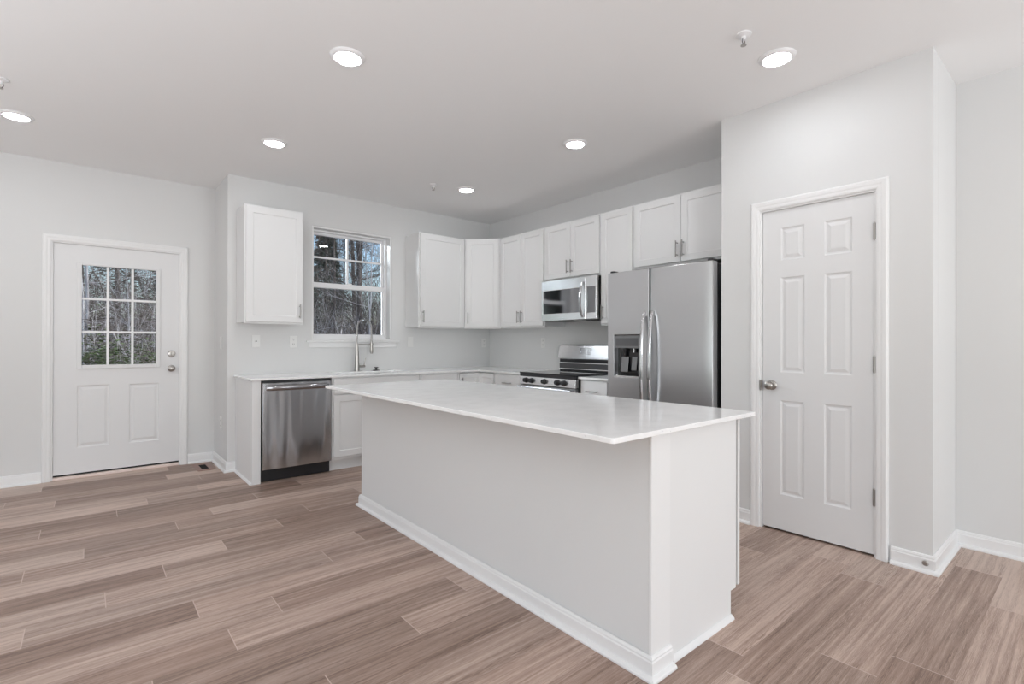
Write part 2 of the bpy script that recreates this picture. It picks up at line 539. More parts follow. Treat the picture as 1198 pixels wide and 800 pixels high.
    def build(self, name, mat, parent=None, local=False, bevel=0.0, seg=1, smooth=False, label=None, kind=None):
        """local=True: coordinates are already those of the root; otherwise world coordinates."""
        bmesh.ops.recalc_face_normals(self.bm, faces=self.bm.faces)
        root = parent
        while root is not None and root.parent is not None: root = root.parent
        if parent is not None and not local:
            bmesh.ops.transform(self.bm, matrix=ROOT.get(root.name, Matrix.Identity(4)).inverted(), verts=self.bm.verts)
        me = bpy.data.meshes.new(name)
        if smooth:
            for f in self.bm.faces: f.smooth = True
        self.bm.to_mesh(me); self.bm.free()
        me.materials.append(M[mat] if isinstance(mat, str) else mat)
        o = bpy.data.objects.new(name, me)
        COL.objects.link(o)
        if parent is not None: o.parent = parent
        if bevel:
            b = o.modifiers.new('bevel', 'BEVEL'); b.width = bevel; b.segments = seg; b.limit_method = 'ANGLE'; b.angle_limit = math.radians(40)
            b.harden_normals = False
        if smooth:
            try: me.set_sharp_from_angle(angle=math.radians(42))
            except Exception: pass
        if label: o['label'] = label
        if kind: o['kind'] = kind
        return o

def k_missing(d, x, z):
    return (round(x, 5), round(z, 5)) not in d

def thing(name, label, cat, loc=(0, 0, 0), rot=0.0, group=None):
    o = bpy.data.objects.new(name, None)
    COL.objects.link(o)
    o.location = loc; o.rotation_euler = (0, 0, rot)
    o.empty_display_size = 0.1
    ROOT[o.name] = Matrix.Translation(loc) @ Matrix.Rotation(rot, 4, 'Z')
    o['label'] = label; o['category'] = cat
    if group: o['group'] = group
    return o

def struct(o, label=None):
    o['kind'] = 'structure'
    if label: o['label'] = label
    return o

def struct_root(name, label, loc):
    o = bpy.data.objects.new(name, None)
    COL.objects.link(o); o.location = loc
    ROOT[o.name] = Matrix.Translation(loc)
    o['kind'] = 'structure'; o['label'] = label
    return o

def tag(o, label, cat, group=None, kind=None):
    o['label'] = label; o['category'] = cat
    if group: o['group'] = group
    if kind: o['kind'] = kind
    return o

def copy_tree(o, parent=None):
    c = o.copy(); COL.objects.link(c)
    if parent is not None: c.parent = parent
    for ch in list(o.children): copy_tree(ch, c)
    return c

# ------------------------------------------------------------------ room shell
ZC = 2.74
XB, YA = -3.035, 0.602            # kitchen bump-out edge, entry wall
XP, YP0, YP1 = -0.656, -3.49, -4.634   # pantry front wall and its two ends
XG = -0.06
T = 0.14

# floor: planks as faces, with UVs in metres and a tone per plank
def build_floor():
    W, LEN, Y0 = 0.1822, 1.222, -3.05
    joints = {}
    for x, y in [(-3.57, -2.97), (-3.355, -2.78), (-3.644, -2.6), (-2.993, -2.405), (-3.953, -2.25), (-3.71, -2.06), (-3.40, -1.86), (-3.045, -1.69),
                 (-2.81, -1.5), (-3.572, -1.31), (-3.347, -1.115), (-3.02, -0.95), (-3.675, -0.585), (-3.324, -0.4), (-4.2, -0.22), (-3.48, 0.15),
                 (-2.62, -3.146), (-2.97, -3.308), (-1.015, -4.41), (-0.86, -4.96), (-1.66, -4.77), (-4.3, 0.33), (-3.86, -0.77), (-2.10, -4.22)]:
        joints[math.floor((y - Y0) / W)] = x
    light = {(-3.57, -2.97): 0.65}
    me = bpy.data.meshes.new('floor')
    vs, fs, uvs, tones = [], [], [], []
    rnd = random.Random(21)
    k0, k1 = math.floor((REAR_Y - 0.3 - Y0) / W), math.floor((1.0 - Y0) / W)
    for k in range(k0, k1 + 1):
        ya, yb = Y0 + k * W, Y0 + (k + 1) * W
        j = joints.get(k, rnd.uniform(-4, -2.8))
        x = j - LEN * math.ceil((j - (LEFT_X - 0.3)) / LEN)
        while x < 0.4:
            xe = x + LEN
            i = len(vs)
            vs += [(x, ya, 0), (xe, ya, 0), (xe, yb, 0), (x, yb, 0)]
            fs.append((i, i + 1, i + 2, i + 3))
            uvs += [(0, 0), (LEN, 0), (LEN, W), (0, W)]
            t = rnd.random()
            t = 0.5 + (t - 0.5) * 1.0
            c = (t, rnd.random(), rnd.random(), 1)
            tones += [c] * 4
            x = xe
    me.from_pydata(vs, [], fs)
    uvl = me.uv_layers.new(name='plank')
    ca = me.color_attributes.new(name='tone', type='FLOAT_COLOR', domain='CORNER')
    for i, (a, b) in enumerate(uvs): uvl.data[i].uv = (a, b)
    for i, c in enumerate(tones): ca.data[i].color = c
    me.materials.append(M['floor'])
    o = bpy.data.objects.new('floor', me); COL.objects.link(o)
    struct(o, 'taupe wood plank floor with painted highlights at the end joints')
    sb = MB().box(LEFT_X - 0.3, 0.4, REAR_Y - 0.3, 1.0, -0.2, -0.01)
    sb.build('subfloor', 'shadowbox', o, local=True)
build_floor()

struct(MB().cells([LEFT_X - 0.3, XB + T, 0.4], [REAR_Y - 0.3, T + 0.06, YA + T], lambda i, j: not (i == 1 and j == 1), ZC, ZC + 0.15).build('ceiling', 'ceiling'), 'smooth white ceiling')

# kitchen back wall with the window opening
WX0, WX1, WZ0, WZ1 = -2.276, -1.393, 1.215, 2.387
struct(MB().cells([XB, WX0, WX1, 0.14], [0, WZ0, WZ1, ZC], lambda i, j: not (i == 1 and j == 1), 0.0, T + 0.06, 'y').build('wall_back', 'wall'), 'light grey kitchen wall with the window')
# return of the bump-out to the entry wall
struct(MB().box(XB, XB + T, T + 0.061, YA, 0, ZC).build('wall_return', 'wall'), 'narrow wall return between the entry door and kitchen')
# entry wall with door opening
DX0, DX1, DZ = -4.262, -3.318, 2.066
struct(MB().cells([LEFT_X - 0.3, DX0, DX1, XB + T], [0, DZ, ZC], lambda i, j: not (i == 1 and j == 0), YA, YA + T, 'y').build('wall_entry', 'wall'), 'light grey wall around the entry door')
struct(MB().box(0, 0.14, YP0 + 0.001, -0.001, 0, ZC).build('wall_right', 'wall'), 'light grey kitchen wall behind the range')
# pantry closet walls
PY0, PY1, PZ = -3.747, -4.396, 2.062
struct(MB().cells([YP1, PY1, PY0, YP0], [0, PZ, ZC], lambda i, j: not (i == 1 and j == 0), XP, XP + 0.115, 'x').build('wall_pantry', 'wall'), 'light grey wall around the pantry door')
struct(MB().box(XP + 0.116, 0.14, YP0 - 0.115, YP0, 0, ZC).build('wall_pantry_left', 'wall'), 'side of the pantry closet next to the refrigerator')
struct(MB().box(XP + 0.116, 0.14, YP1, YP1 + 0.115, 0, ZC).build('wall_pantry_return', 'wall'), 'bright narrow side of the pantry closet')
struct(MB().box(XG, 0.14, REAR_Y - 0.14, YP1 - 0.001, 0, ZC).build('wall_far_right', 'wall'), 'light grey wall right of the pantry')
def pierced(lo, hi, wins, z0, z1, at0, at1, ax, name):
    xs = [lo] + [v for w in wins for v in w] + [hi]
    holes = {2 * k + 1 for k in range(len(wins))}
    return struct(MB().cells(xs, [0, z0, z1, ZC], lambda i, j: not (i in holes and j == 1), at0, at1, ax).build(name, 'wall'))
pierced(LEFT_X - 0.14, XG, REAR_WIN, 0.4, 2.3, REAR_Y - 0.14, REAR_Y, 'y', 'wall_rear')
pierced(REAR_Y - 0.14, YA, LEFT_WIN, 0.4, 2.3, LEFT_X - 0.14, LEFT_X, 'x', 'wall_left')

# ------------------------------------------------------------------ baseboards (profile: out, z)
BB = [(0, 0), (0.030, 0), (0.030, 0.008), (0.026, 0.015), (0.016, 0.019), (0.013, 0.020), (0.013, 0.070), (0.010, 0.076), (0.010, 0.082), (0.006, 0.090), (0, 0.092)]
def baseboard(name, path, label, prof=BB, parent=None, kind='structure'):
    o = MB().sweep(path, prof).build(name, 'trim', parent, label=label)
    if parent is None: o['kind'] = kind
    return o
def outward(path): return path
baseboard('baseboard_entry', [(-4.315, YA), (LEFT_X, YA)], 'white baseboard left of the entry door')
baseboard('baseboard_return', [(-2.968, 0), (XB, 0), (XB, YA), (-3.264, YA)], 'white baseboard turning the corner beside the entry door')
baseboard('baseboard_pantry', [(XP, -3.699), (XP, YP0 - 0.001)], 'short white baseboard between the island and the pantry door casing')
baseboard('baseboard_right', [(XG, REAR_Y), (XG, YP1), (XP, YP1), (XP, -4.456)], 'white baseboard wrapping the pantry corner to the right wall')
tag(MB().lathe([(0.0, 0.0), (0.013, 0.0), (0.014, 0.004), (0.010, 0.010), (0, 0.011)], (XP - 0.0135, -4.607, 0.05), (-1, 0, 0)).build('door_stop', 'nickel', smooth=True),
    'small round metal stop set in the baseboard at the pantry corner', 'door stop')

# ------------------------------------------------------------------ casing helper
CASE = [(0, 0), (0, 0.012), (0.010, 0.015), (0.022, 0.015), (0.030, 0.018), (0.046, 0.019), (0.056, 0.012), (0.056, 0)]   # across width, out of wall
def casing(name, x0, x1, zt, M4, label, parent=None):
    """x0,x1,zt inner opening; local frame: x along the wall, -y out of the wall."""
    mb = MB()
    rows = []
    for (cx, cz, dx, dz) in ((x0, 0, -1, 0), (x0, zt, -1, 1), (x1, zt, 1, 1), (x1, 0, 1, 0)):
        rows.append([mb.bm.verts.new((cx + dx * w, -o, cz + dz * w)) for w, o in CASE])
    for a, b in zip(rows, rows[1:]):
        for k in range(len(CASE)):
            k2 = (k + 1) % len(CASE)
            mb.bm.faces.new((a[k], a[k2], b[k2], b[k]))
    mb.bm.faces.new(rows[0]); mb.bm.faces.new(rows[-1][::-1])
    mb.xform(M4)
    return struct(mb.build(name, 'trim', parent), label)

# ------------------------------------------------------------------ entry door (in the entry wall)
def wallmat(x, y, rot):
    return Matrix.Translation((x, y, 0)) @ Matrix.Rotation(rot, 4, 'Z')
casing('trim_1', DX0 + 0.004, DX1 - 0.004, DZ - 0.006, wallmat(0, YA, 0), 'white casing around the entry door')
def jamb(name, x0, x1, zt, depth, M4, label):
    mb = MB().prism([(x0, 0), (x0 + 0.016, 0), (x0 + 0.016, zt - 0.016), (x1 - 0.016, zt - 0.016), (x1 - 0.016, 0), (x1, 0), (x1, zt), (x0, zt)], 0.0, depth, 'y')
    mb.xform(M4)
    return struct(mb.build(name, 'trim'), label)
jamb('trim_2', DX0 + 0.001, DX1 - 0.001, DZ - 0.001, T, wallmat(0, YA, 0), 'white jamb of the entry door')
struct(MB().box(DX0 + 0.018, DX1 - 0.018, YA - 0.012, YA + T, 0.0, 0.024).build('trim_3', 'sill', bevel=0.003), 'pale wood threshold under the entry door')

SL = (-4.243, -3.335)
ed = struct_root('door_1', 'white entry door with a nine-pane window', (SL[0], YA + 0.018, 0.0))
DEEP = [(0.008, 0.006), (0.018, 0.007), (0.038, 0.001), (0.045, 0.001)]
GL = (-4.057, -3.520, 0.988, 1.869)
mb = MB()
raised = lambda x0, x1, z0, z1: (x0, x1, z0, z1, DEEP)
# slab with a through hole for the glass: three pieces side by side around the opening, one mesh
y0 = YA + 0.018
mb.slab(SL[0], SL[1], 0.040, 0.968, y0, y0 + 0.044, [raised(-4.088, -3.862, 0.262, 0.808), raised(-3.722, -3.494, 0.260, 0.804)])
mb.box(SL[0], GL[0] - 0.012, y0, y0 + 0.044, 0.968, 2.048)
mb.box(GL[1] + 0.012, SL[1], y0, y0 + 0.044, 0.968, 2.048)
mb.box(GL[0] - 0.012, GL[1] + 0.012, y0, y0 + 0.044, 1.885, 2.048)
mb.build('door_slab', 'door', ed)
mb = MB()
for a, b, c, d in ((GL[0] - 0.034, GL[0], GL[2] - 0.034, GL[3] + 0.020), (GL[1], GL[1] + 0.034, GL[2] - 0.034, GL[3] + 0.020), (GL[0], GL[1], GL[2] - 0.034, GL[2]), (GL[0], GL[1], GL[3], GL[3] + 0.020)):
    mb.box(a, b, y0 - 0.012, y0 + 0.006, c, d)
mb.build('glass_frame', 'door', ed, bevel=0.004, seg=2)
MB().box(GL[0] - 0.01, GL[1] + 0.01, y0 + 0.020, y0 + 0.026, GL[2] - 0.01, GL[3] + 0.01).build('glass_pane', 'glass', ed)
mb = MB()
for k in (1, 2):
    x = GL[0] + (GL[1] - GL[0]) * k / 3
    mb.box(x - 0.0095, x + 0.0095, y0 + 0.004, y0 + 0.018, GL[2], GL[3])
for k in (1, 2):
    z = GL[2] + (GL[3] - GL[2]) * k / 3
    mb.box(GL[0], GL[1], y0 + 0.003, y0 + 0.0185, z - 0.0095, z + 0.0095)
mb.build('muntins', 'vinyl', ed, bevel=0.002)
def knob(parent, name, c, ax, mat='nickel'):
    MB().lathe([(0.0, 0), (0.031, 0), (0.032, 0.004), (0.026, 0.009), (0.012, 0.011), (0.011, 0.026), (0.020, 0.034), (0.027, 0.045), (0.026, 0.057), (0.016, 0.065), (0, 0.066)], c, ax).build(name, mat, parent, smooth=True)
def deadbolt(parent, c, ax):
    MB().lathe([(0.0, 0), (0.031, 0), (0.032, 0.004), (0.027, 0.016), (0.012, 0.018), (0.011, 0.020), (0, 0.020)], c, ax).build('deadbolt', 'nickel', parent, smooth=True)
knob(ed, 'knob', (-3.397, y0, 0.940), (0, -1, 0))
deadbolt(ed, (-3.397, y0, 1.080), (0, -1, 0))
MB().box(-3.403, -3.391, y0 - 0.034, y0 - 0.019, 1.068, 1.092).build('thumb_turn', 'nickel', ed, bevel=0.003)
for z in (1.838, 1.06, 0.26):
    mb = MB().tube([(SL[0] - 0.004, y0 - 0.004, z - 0.055), (SL[0] - 0.004, y0 - 0.004, z + 0.055)], 0.0075, 10)
    mb.box(SL[0] - 0.018, SL[0] - 0.004, y0 - 0.006, y0 - 0.0035, z - 0.05, z + 0.05)
    mb.build('hinge', 'trim', ed, label='painted white hinge')
MB().box(SL[0], SL[1], y0 + 0.004, y0 + 0.040, 0.026, 0.0395).build('door_sweep', 'rubber', ed, label='dark brown sweep along the bottom')
MB().box(DX1 - 0.0175, DX1 - 0.0155, y0 - 0.004, y0 + 0.016, 0.905, 0.975).build('strike_plate', 'pull', ed)

# ------------------------------------------------------------------ pantry door (six panels)
pm = wallmat(XP, 0, -PI / 2)          # local x = -world y, local y = +world x
casing('trim_4', -PY0 + 0.006, -PY1 - 0.006, PZ - 0.006, pm, 'white casing around the pantry door')
jamb('trim_5', -PY0 + 0.001, -PY1 - 0.001, PZ - 0.001, 0.114, pm, 'white jamb of the pantry door')
pd = struct_root('door_2', 'white six-panel pantry door with a silver knob', (XP + 0.012, -3.767, 0.0))
fx = 0.010
mb = MB()
P6 = [(3.877, 4.014, 1.722, 1.928), (4.125, 4.268, 1.722, 1.926), (3.877, 4.016, 1.011, 1.614), (4.125, 4.268, 1.011, 1.613), (3.877, 4.015, 0.236, 0.833), (4.125, 4.268, 0.236, 0.833)]
mb.slab(3.767, 4.377, 0.014, 2.043, fx, fx + 0.035, [(a, b, c, d, [(0.007, 0.006), (0.015, 0.0075), (0.034, 0.001), (0.040, 0.001)]) for a, b, c, d in P6])
mb.xform(pm).build('door_slab', 'door', pd)
knob(pd, 'knob', (XP + fx, -3.824, 0.927), (-1, 0, 0))
MB().box(XP - 0.012, XP + 0.008, -3.7665, -3.754, 0.890, 0.955).build('strike_plate', 'nickel', pd, bevel=0.002)
for z in (1.823, 1.078, 0.334):
    mb = MB().tube([(XP + 0.003, -4.3785, z - 0.046), (XP + 0.003, -4.3785, z + 0.046)], 0.0072, 10)
    mb.tube([(XP + 0.003, -4.3785, z - 0.052), (XP + 0.003, -4.3785, z + 0.052)], 0.004, 8)
    mb.build('hinge', 'nickel', pd, smooth=True, label='silver hinge')
struct(MB().box(XP + 0.10, XP + 0.112, -4.38, -3.76, 0.0, 2.04).build('pantry_shade_sheet', 'shadowbox'), 'dark sheet behind the pantry door, painting the shade in its gap')  # near-black sheet in place of the shade inside the closet

# ------------------------------------------------------------------ kitchen window
wr = struct_root('window_1', 'white double-hung window over the sink', ((WX0 + WX1) / 2, 0.0, WZ0))
def frame_rect(mb, x0, x1, z0, z1, w, y0, y1, wb=None, wt=None):
    wb = wb or w; wt = wt or w
    mb.cells([x0, x0 + w, x1 - w, x1], [z0, z0 + wb, z1 - wt, z1], lambda i, j: not (i == 1 and j == 1), y0, y1, 'y')
mb = MB(); frame_rect(mb, WX0 + 0.001, WX1 - 0.001, WZ0 + 0.001, WZ1 - 0.001, 0.018, 0.004, 0.199); mb.build('jamb_liner', 'trim', wr, bevel=0.001)
mb = MB(); frame_rect(mb, WX0 + 0.018, WX1 - 0.018, WZ0 + 0.018, WZ1 - 0.018, 0.018, 0.10, 0.19); mb.build('window_frame', 'vinyl', wr, bevel=0.002)
GX0, GX1 = -2.236, -1.446
mb = MB(); frame_rect(mb, WX0 + 0.022, WX1 - 0.022, 1.770, WZ1 - 0.034, 0.034, 0.148, 0.178, 0.05, 0.028); mb.build('upper_sash', 'vinyl', wr, bevel=0.003)
mb = MB(); frame_rect(mb, WX0 + 0.020, WX1 - 0.020, WZ0 + 0.022, 1.822, 0.034, 0.112, 0.144, 0.044, 0.052); ls = mb.build('lower_sash', 'vinyl', wr, bevel=0.003)
MB().box(-1.86, -1.81, 0.106, 0.140, 1.8225, 1.834).build('sash_lock', 'vinyl', ls, bevel=0.003)
MB().box(GX0 - 0.01, GX1 + 0.01, 0.160, 0.166, 1.80, 2.345).build('glass_pane', 'glass', wr)
MB().box(GX0 - 0.01, GX1 + 0.01, 0.126, 0.131, 1.27, 1.79).build('glass_pane', 'glass', wr)
mb = MB(); mb.box(-1.853, -1.833, 0.155, 0.172, 1.81, 2.33); mb.box(-2.24, -1.44, 0.154, 0.173, 2.082, 2.102); mb.build('muntins', 'vinyl', wr)
MB().box(-2.335, -1.306, -0.030, 0.098, 1.196, 1.2145).build('window_stool', 'trim', wr, bevel=0.004, seg=2)
MB().box(-2.305, -1.336, -0.012, -0.0005, 1.142, 1.1955).build('apron', 'trim', wr, bevel=0.002)

# ------------------------------------------------------------------ cabinet kit (local frame: x width, front at y=0 facing -y, depth +y)
SH = 0.056
def shaker(mb, x0, x1, z0, z1, yf=-0.021, yb=-0.002, rail=SH):
    mb.slab(x0, x1, z0, z1, yf, yb, [(x0 + rail, x1 - rail, z0 + rail, z1 - rail, [(0.003, 0.0075), (0.012, 0.0078)])])
def add_door(root, x0, x1, z0, z1, handle=None, hz=None, rail=SH, name='door'):
    mb = MB(); shaker(mb, x0, x1, z0, z1, rail=rail)
    d = mb.build(name, 'cab', root, local=True, bevel=0.0015)
    if handle is not None:
        pull(d, handle, hz)
    return d
def pull(door, x, z, horizontal=False, L=0.132, y=-0.021):
    mb = MB()
    if horizontal:
        mb.tube([(x - L / 2, y - 0.030, z), (x + L / 2, y - 0.030, z)], 0.0055, 10)
        for s in (-1, 1): mb.tube([(x + s * L * 0.37, y - 0.030, z), (x + s * L * 0.37, y + 0.0005, z)], 0.0045, 8)
    else:
        mb.tube([(x, y - 0.030, z - L / 2), (x, y - 0.030, z + L / 2)], 0.0055, 10)
        for s in (-1, 1): mb.tube([(x, y - 0.030, z + s * L * 0.37), (x, y + 0.0005, z + s * L * 0.37)], 0.0045, 8)
    mb.build('handle', 'pull', door, local=True, smooth=True)

UB, UT = 1.360, 2.420      # bottom and top of the wall cabinets
def wall_cabinet(label, x, y, rot, w, z0, z1, doors, d=0.302, group='white wall cabinets'):
    """doors: list of (x0, x1, handle_x or None)"""
    r = thing('wall_cabinet', label, 'cabinet', (x, y, z0), rot, group)
    h = z1 - z0
    mb = MB()
    mb.box(0.001, w - 0.001, 0.020, d, 0.012, h - 0.001)
    mb.build('body', 'cab', r, local=True)
    # face frame
    mb = MB(); xs = [0, 0.036, w - 0.036, w]
    mb.cells(xs, [0, 0.036, h - 0.036, h], lambda i, j: not (i == 1 and j == 1), 0.0, 0.0195, 'y')
    mb.build('face_frame', 'cab', r, local=True, bevel=0.001)
    for a, b, hx in doors:
        dz0, dz1 = 0.018, h - 0.016
        add_door(r, a, b, dz0, dz1, hx, 0.122 if hx is not None else None)
    return r
g = 0.012
wall_cabinet('single-door white wall cabinet left of the window', -2.963, -0.304, 0, 0.506, UB, UT, [(g, 0.506 - g, 0.506 - g - 0.028)])
wall_cabinet('single-door white wall cabinet right of the window', -1.222, -0.304, 0, 0.608, UB, UT, [(g, 0.600, g + 0.028)])
R90 = -PI / 2
wall_cabinet('two-door white wall cabinet between the corner cabinet and microwave', -0.304, -0.615, R90, 0.748, UB, UT, [(g, 0.372, 0.372 - 0.026), (0.376, 0.748 - g, 0.376 + 0.026)])
wall_cabinet('short two-door white cabinet above the microwave', -0.304, -1.366, R90, 0.760, 1.838, UT, [(g, 0.378, 0.378 - 0.026), (0.382, 0.760 - g, 0.382 + 0.026)])
wall_cabinet('narrow white wall cabinet between microwave and refrigerator', -0.304, -2.129, R90, 0.376, UB, UT, [(g, 0.376 - g, g + 0.028)])
wall_cabinet('short two-door white cabinet above the refrigerator', -0.304, -2.508, R90, 0.930, 1.843, UT, [(g, 0.463, 0.463 - 0.026), (0.467, 0.930 - g, 0.467 + 0.026)])
tag(MB().box(-0.304, -0.285, -3.487, -3.4395, 1.843, UT).build('filler_strip', 'cab'), 'narrow white filler between the refrigerator cabinet and pantry wall', 'filler strip')
# diagonal corner cabinet
def corner_wall():
    r = thing('corner_wall_cabinet', 'diagonal white corner wall cabinet between the two runs', 'cabinet', (-0.612, -0.304, UB), -PI / 4, 'white wall cabinets')
    h = UT - UB
    MB().prism([(-0.6105, -0.001), (-0.6105, -0.318), (-0.318, -0.6105), (-0.001, -0.6105), (-0.001, -0.001)], UB + 0.012, UT - 0.001).build('body', 'cab', r)
    w = 0.308 * math.sqrt(2)
    mb = MB(); mb.cells([0, 0.03, w - 0.03, w], [0, 0.036, h - 0.036, h], lambda i, j: not (i == 1 and j == 1), 0.0, 0.0095, 'y')
    mb.build('face_frame', 'cab', r, local=True)
    add_door(r, 0.028, w - 0.028, 0.018, h - 0.016, 0.054, 0.122)
corner_wall()

# ------------------------------------------------------------------ base cabinets
CT, CB = 0.889, 0.870        # countertop top / underside
def base_cabinet(label, x, y, rot, w, fronts, d=0.606, name='base_cabinet', group='white base cabinets'):
    """fronts: (kind, x0, x1, z0, z1, hx, hz) kind door|drawer|panel"""
    r = thing(name, label, 'cabinet', (x, y, 0), rot, group)
    H = CB - 0.001
    mb = MB(); mb.box(0.001, w - 0.001, 0.020, d, 0.105, H); mb.build('body', 'cab', r, local=True)
    MB().box(0.002, w - 0.002, 0.060, 0.075, 0.0, 0.1045).build('toe_kick', 'cab', r, local=True)
    mb = MB(); mb.cells([0, 0.03, w - 0.03, w], [0.105, 0.14, 0.69, 0.725, H - 0.03, H], lambda i, j: i != 1 or j % 2 == 0, 0.0, 0.0195, 'y')
    mb.build('face_frame', 'cab', r, local=True, bevel=0.001)
    for kind, a, b, c, e, hx, hz in fronts:
        if kind == 'door':
            add_door(r, a, b, c, e, hx, hz)
        else:
            nm = 'drawer' if kind == 'drawer' else 'false_front'
            mb = MB(); mb.slab(a, b, c, e, -0.021, -0.002)
            dr = mb.build(nm, 'cab', r, local=True, bevel=0.003)
            if hx is not None: pull(dr, hx, hz, True)
    return r
DZ0, DZ1, RZ0, RZ1 = 0.134, 0.702, 0.716, 0.856
base_cabinet('two-door white sink cabinet right of the dishwasher', -2.297, -0.608, 0, 0.914,
             [('panel', 0.016, 0.898, RZ0, RZ1, None, None), ('door', 0.016, 0.455, DZ0, DZ1, 0.427, 0.62), ('door', 0.459, 0.898, DZ0, DZ1, 0.487, 0.62)], name='sink_cabinet')
base_cabinet('white drawer base cabinet between the sink and corner cabinets', -1.380, -0.608, 0, 0.475,
             [('drawer', 0.016, 0.459, RZ0, RZ1, 0.2375, 0.765), ('door', 0.016, 0.459, DZ0, DZ1, 0.044, 0.62)])
def corner_base():
    r = thing('corner_base_cabinet', 'white corner base cabinet where the two counters meet', 'cabinet', (-0.608, -0.608, 0), 0, 'white base cabinets')
    P = [(-0.902, -0.001), (-0.902, -0.588), (-0.588, -0.588), (-0.588, -0.902), (-0.001, -0.902), (-0.001, -0.001)]
    MB().prism(P, 0.105, CB - 0.001).build('body', 'cab', r)
    MB().prism([(-0.902, -0.54), (-0.54, -0.54), (-0.54, -0.902), (-0.525, -0.902), (-0.525, -0.525), (-0.902, -0.525)], 0, 0.1045).build('toe_kick', 'cab', r)
    MB().box(-0.902, -0.8765, -0.608, -0.5885, 0.105, CB - 0.001).build('face_frame', 'cab', r)
    MB().box(-0.608, -0.5885, -0.902, -0.8765, 0.105, CB - 0.001).build('face_frame', 'cab', r)
    mb = MB(); shaker(mb, 0, 0.262, DZ0, RZ1, -0.021, -0.002, 0.05); mb.xform(Matrix.Translation((-0.888, -0.608, 0)))
    d = mb.build('door', 'cab', r, bevel=0.0015)
    mb = MB()
    mb.tube([(-0.868, -0.659, 0.68), (-0.868, -0.659, 0.812)], 0.0055, 10)
    for z in (0.697, 0.795): mb.tube([(-0.868, -0.659, z), (-0.868, -0.6285, z)], 0.0045, 8)
    mb.build('handle', 'pull', d, smooth=True)
    mb = MB(); shaker(mb, 0, 0.262, DZ0, RZ1, -0.021, -0.002, 0.05); mb.xform(wallmat(-0.608, -0.628, R90))
    mb.build('door', 'cab', r, bevel=0.0015)
corner_base()
base_cabinet('white drawer base cabinet left of the range', -0.608, -0.905, R90, 0.460,
             [('drawer', 0.016, 0.444, RZ0, RZ1, 0.235, 0.770), ('door', 0.016, 0.444, DZ0, DZ1, 0.044, 0.62)])
base_cabinet('narrow white base cabinet between range and refrigerator', -0.608, -2.147, R90, 0.332,
             [('drawer', 0.016, 0.318, RZ0, RZ1, 0.167, 0.770), ('door', 0.016, 0.318, DZ0, DZ1, 0.044, 0.62)])
# end panel left of the dishwasher
ep = thing('end_panel', 'white end panel left of the dishwasher', 'cabinet panel', (-2.93, -0.60, 0))
MB().box(-2.966, -2.953, -0.600, -0.001, 0.0, CB - 0.001).build('side_panel', 'cab', ep)
MB().box(-2.966, -2.900, -0.620, -0.6005, 0.0, CB - 0.001).build('stile', 'cab', ep, bevel=0.0015)
MB().sweep([(-2.9, -0.6205), (-2.9665, -0.6205), (-2.9665, -0.017)][1:], [(0, 0), (0.016, 0), (0.015, 0.006), (0.011, 0.013), (0.004, 0.017), (0, 0.018)]).build('shoe_moulding', 'trim', ep)

# countertops
def bx(v, lst): return [l < v < h for l, h in lst]
SX0, SX1, SY0, SY1 = -2.150, -1.440, -0.540, -0.150
xs = [-2.985, SX0, SX1, -0.640, -0.0005]
ys = [-1.370, -0.640, SY0, SY1, -0.0005]
def sol(i, j):
    if j == 0: return i == 3
    return not (i == 1 and j == 2)
ct = MB().cells(xs, ys, sol, CB, CT).build('countertop', 'quartz', bevel=0.0035, seg=2)
tag(ct, 'L-shaped white quartz countertop with the sink along the walls', 'countertop')
tag(MB().box(-0.640, -0.0005, -2.482, -2.1385, CB, CT).build('countertop', 'quartz', bevel=0.0035, seg=2), 'small white quartz countertop between the range and refrigerator', 'countertop')
# sink
sk = thing('sink', 'undermount stainless steel sink below the window', 'sink', ((SX0 + SX1) / 2, (SY0 + SY1) / 2, 0.66))
mb = MB()
x0, x1, y0_, y1_ = SX0 - 0.006, SX1 + 0.006, SY0 - 0.006, SY1 + 0.006
t = 0.0015
mb.cells([x0, x0 + t, x1 - t, x1], [y0_, y0_ + t, y1_ - t, y1_], lambda i, j: not (i == 1 and j == 1), 0.665, CB - 0.0005)
mb.box(x0, x1, y0_, y1_, 0.660, 0.665)
mb.build('basin', 'steel_bright', sk)
MB().lathe([(0, 0), (0.045, 0), (0.043, 0.003), (0.03, 0.001), (0, 0.001)], ((SX0 + SX1) / 2, (SY0 + SY1) / 2, 0.6652)).build('drain', 'nickel', sk, smooth=True)

# faucet: conical body, spring arc, spray head on a bracket, side lever
fc = thing('faucet', 'tall brushed nickel spring faucet in front of the window', 'faucet', (-1.833, -0.085, CT))
FX, FY = -1.833, -0.085
MB().lathe([(0, 0), (0.027, 0), (0.0265, 0.02), (0.024, 0.08), (0.019, 0.18), (0.0145, 0.27), (0.013, 0.295), (0, 0.295)], (FX, FY, CT + 0.0005)).build('body', 'nickel', fc, smooth=True)
arc = [(FX, FY, CT + 0.29), (FX, FY, CT + 0.42)]
RR = 0.081
for k in range(1, 16):
    a = PI * k / 16
    arc.append((FX + RR - RR * math.cos(a), FY, CT + 0.455 + 0.098 * math.sin(a)))
arc += [(FX + 2 * RR, FY, CT + 0.42), (FX + 2 * RR, FY, CT + 0.30)]
MB().tube(arc, 0.0075, 10).build('hose', 'nickel', fc, smooth=True)
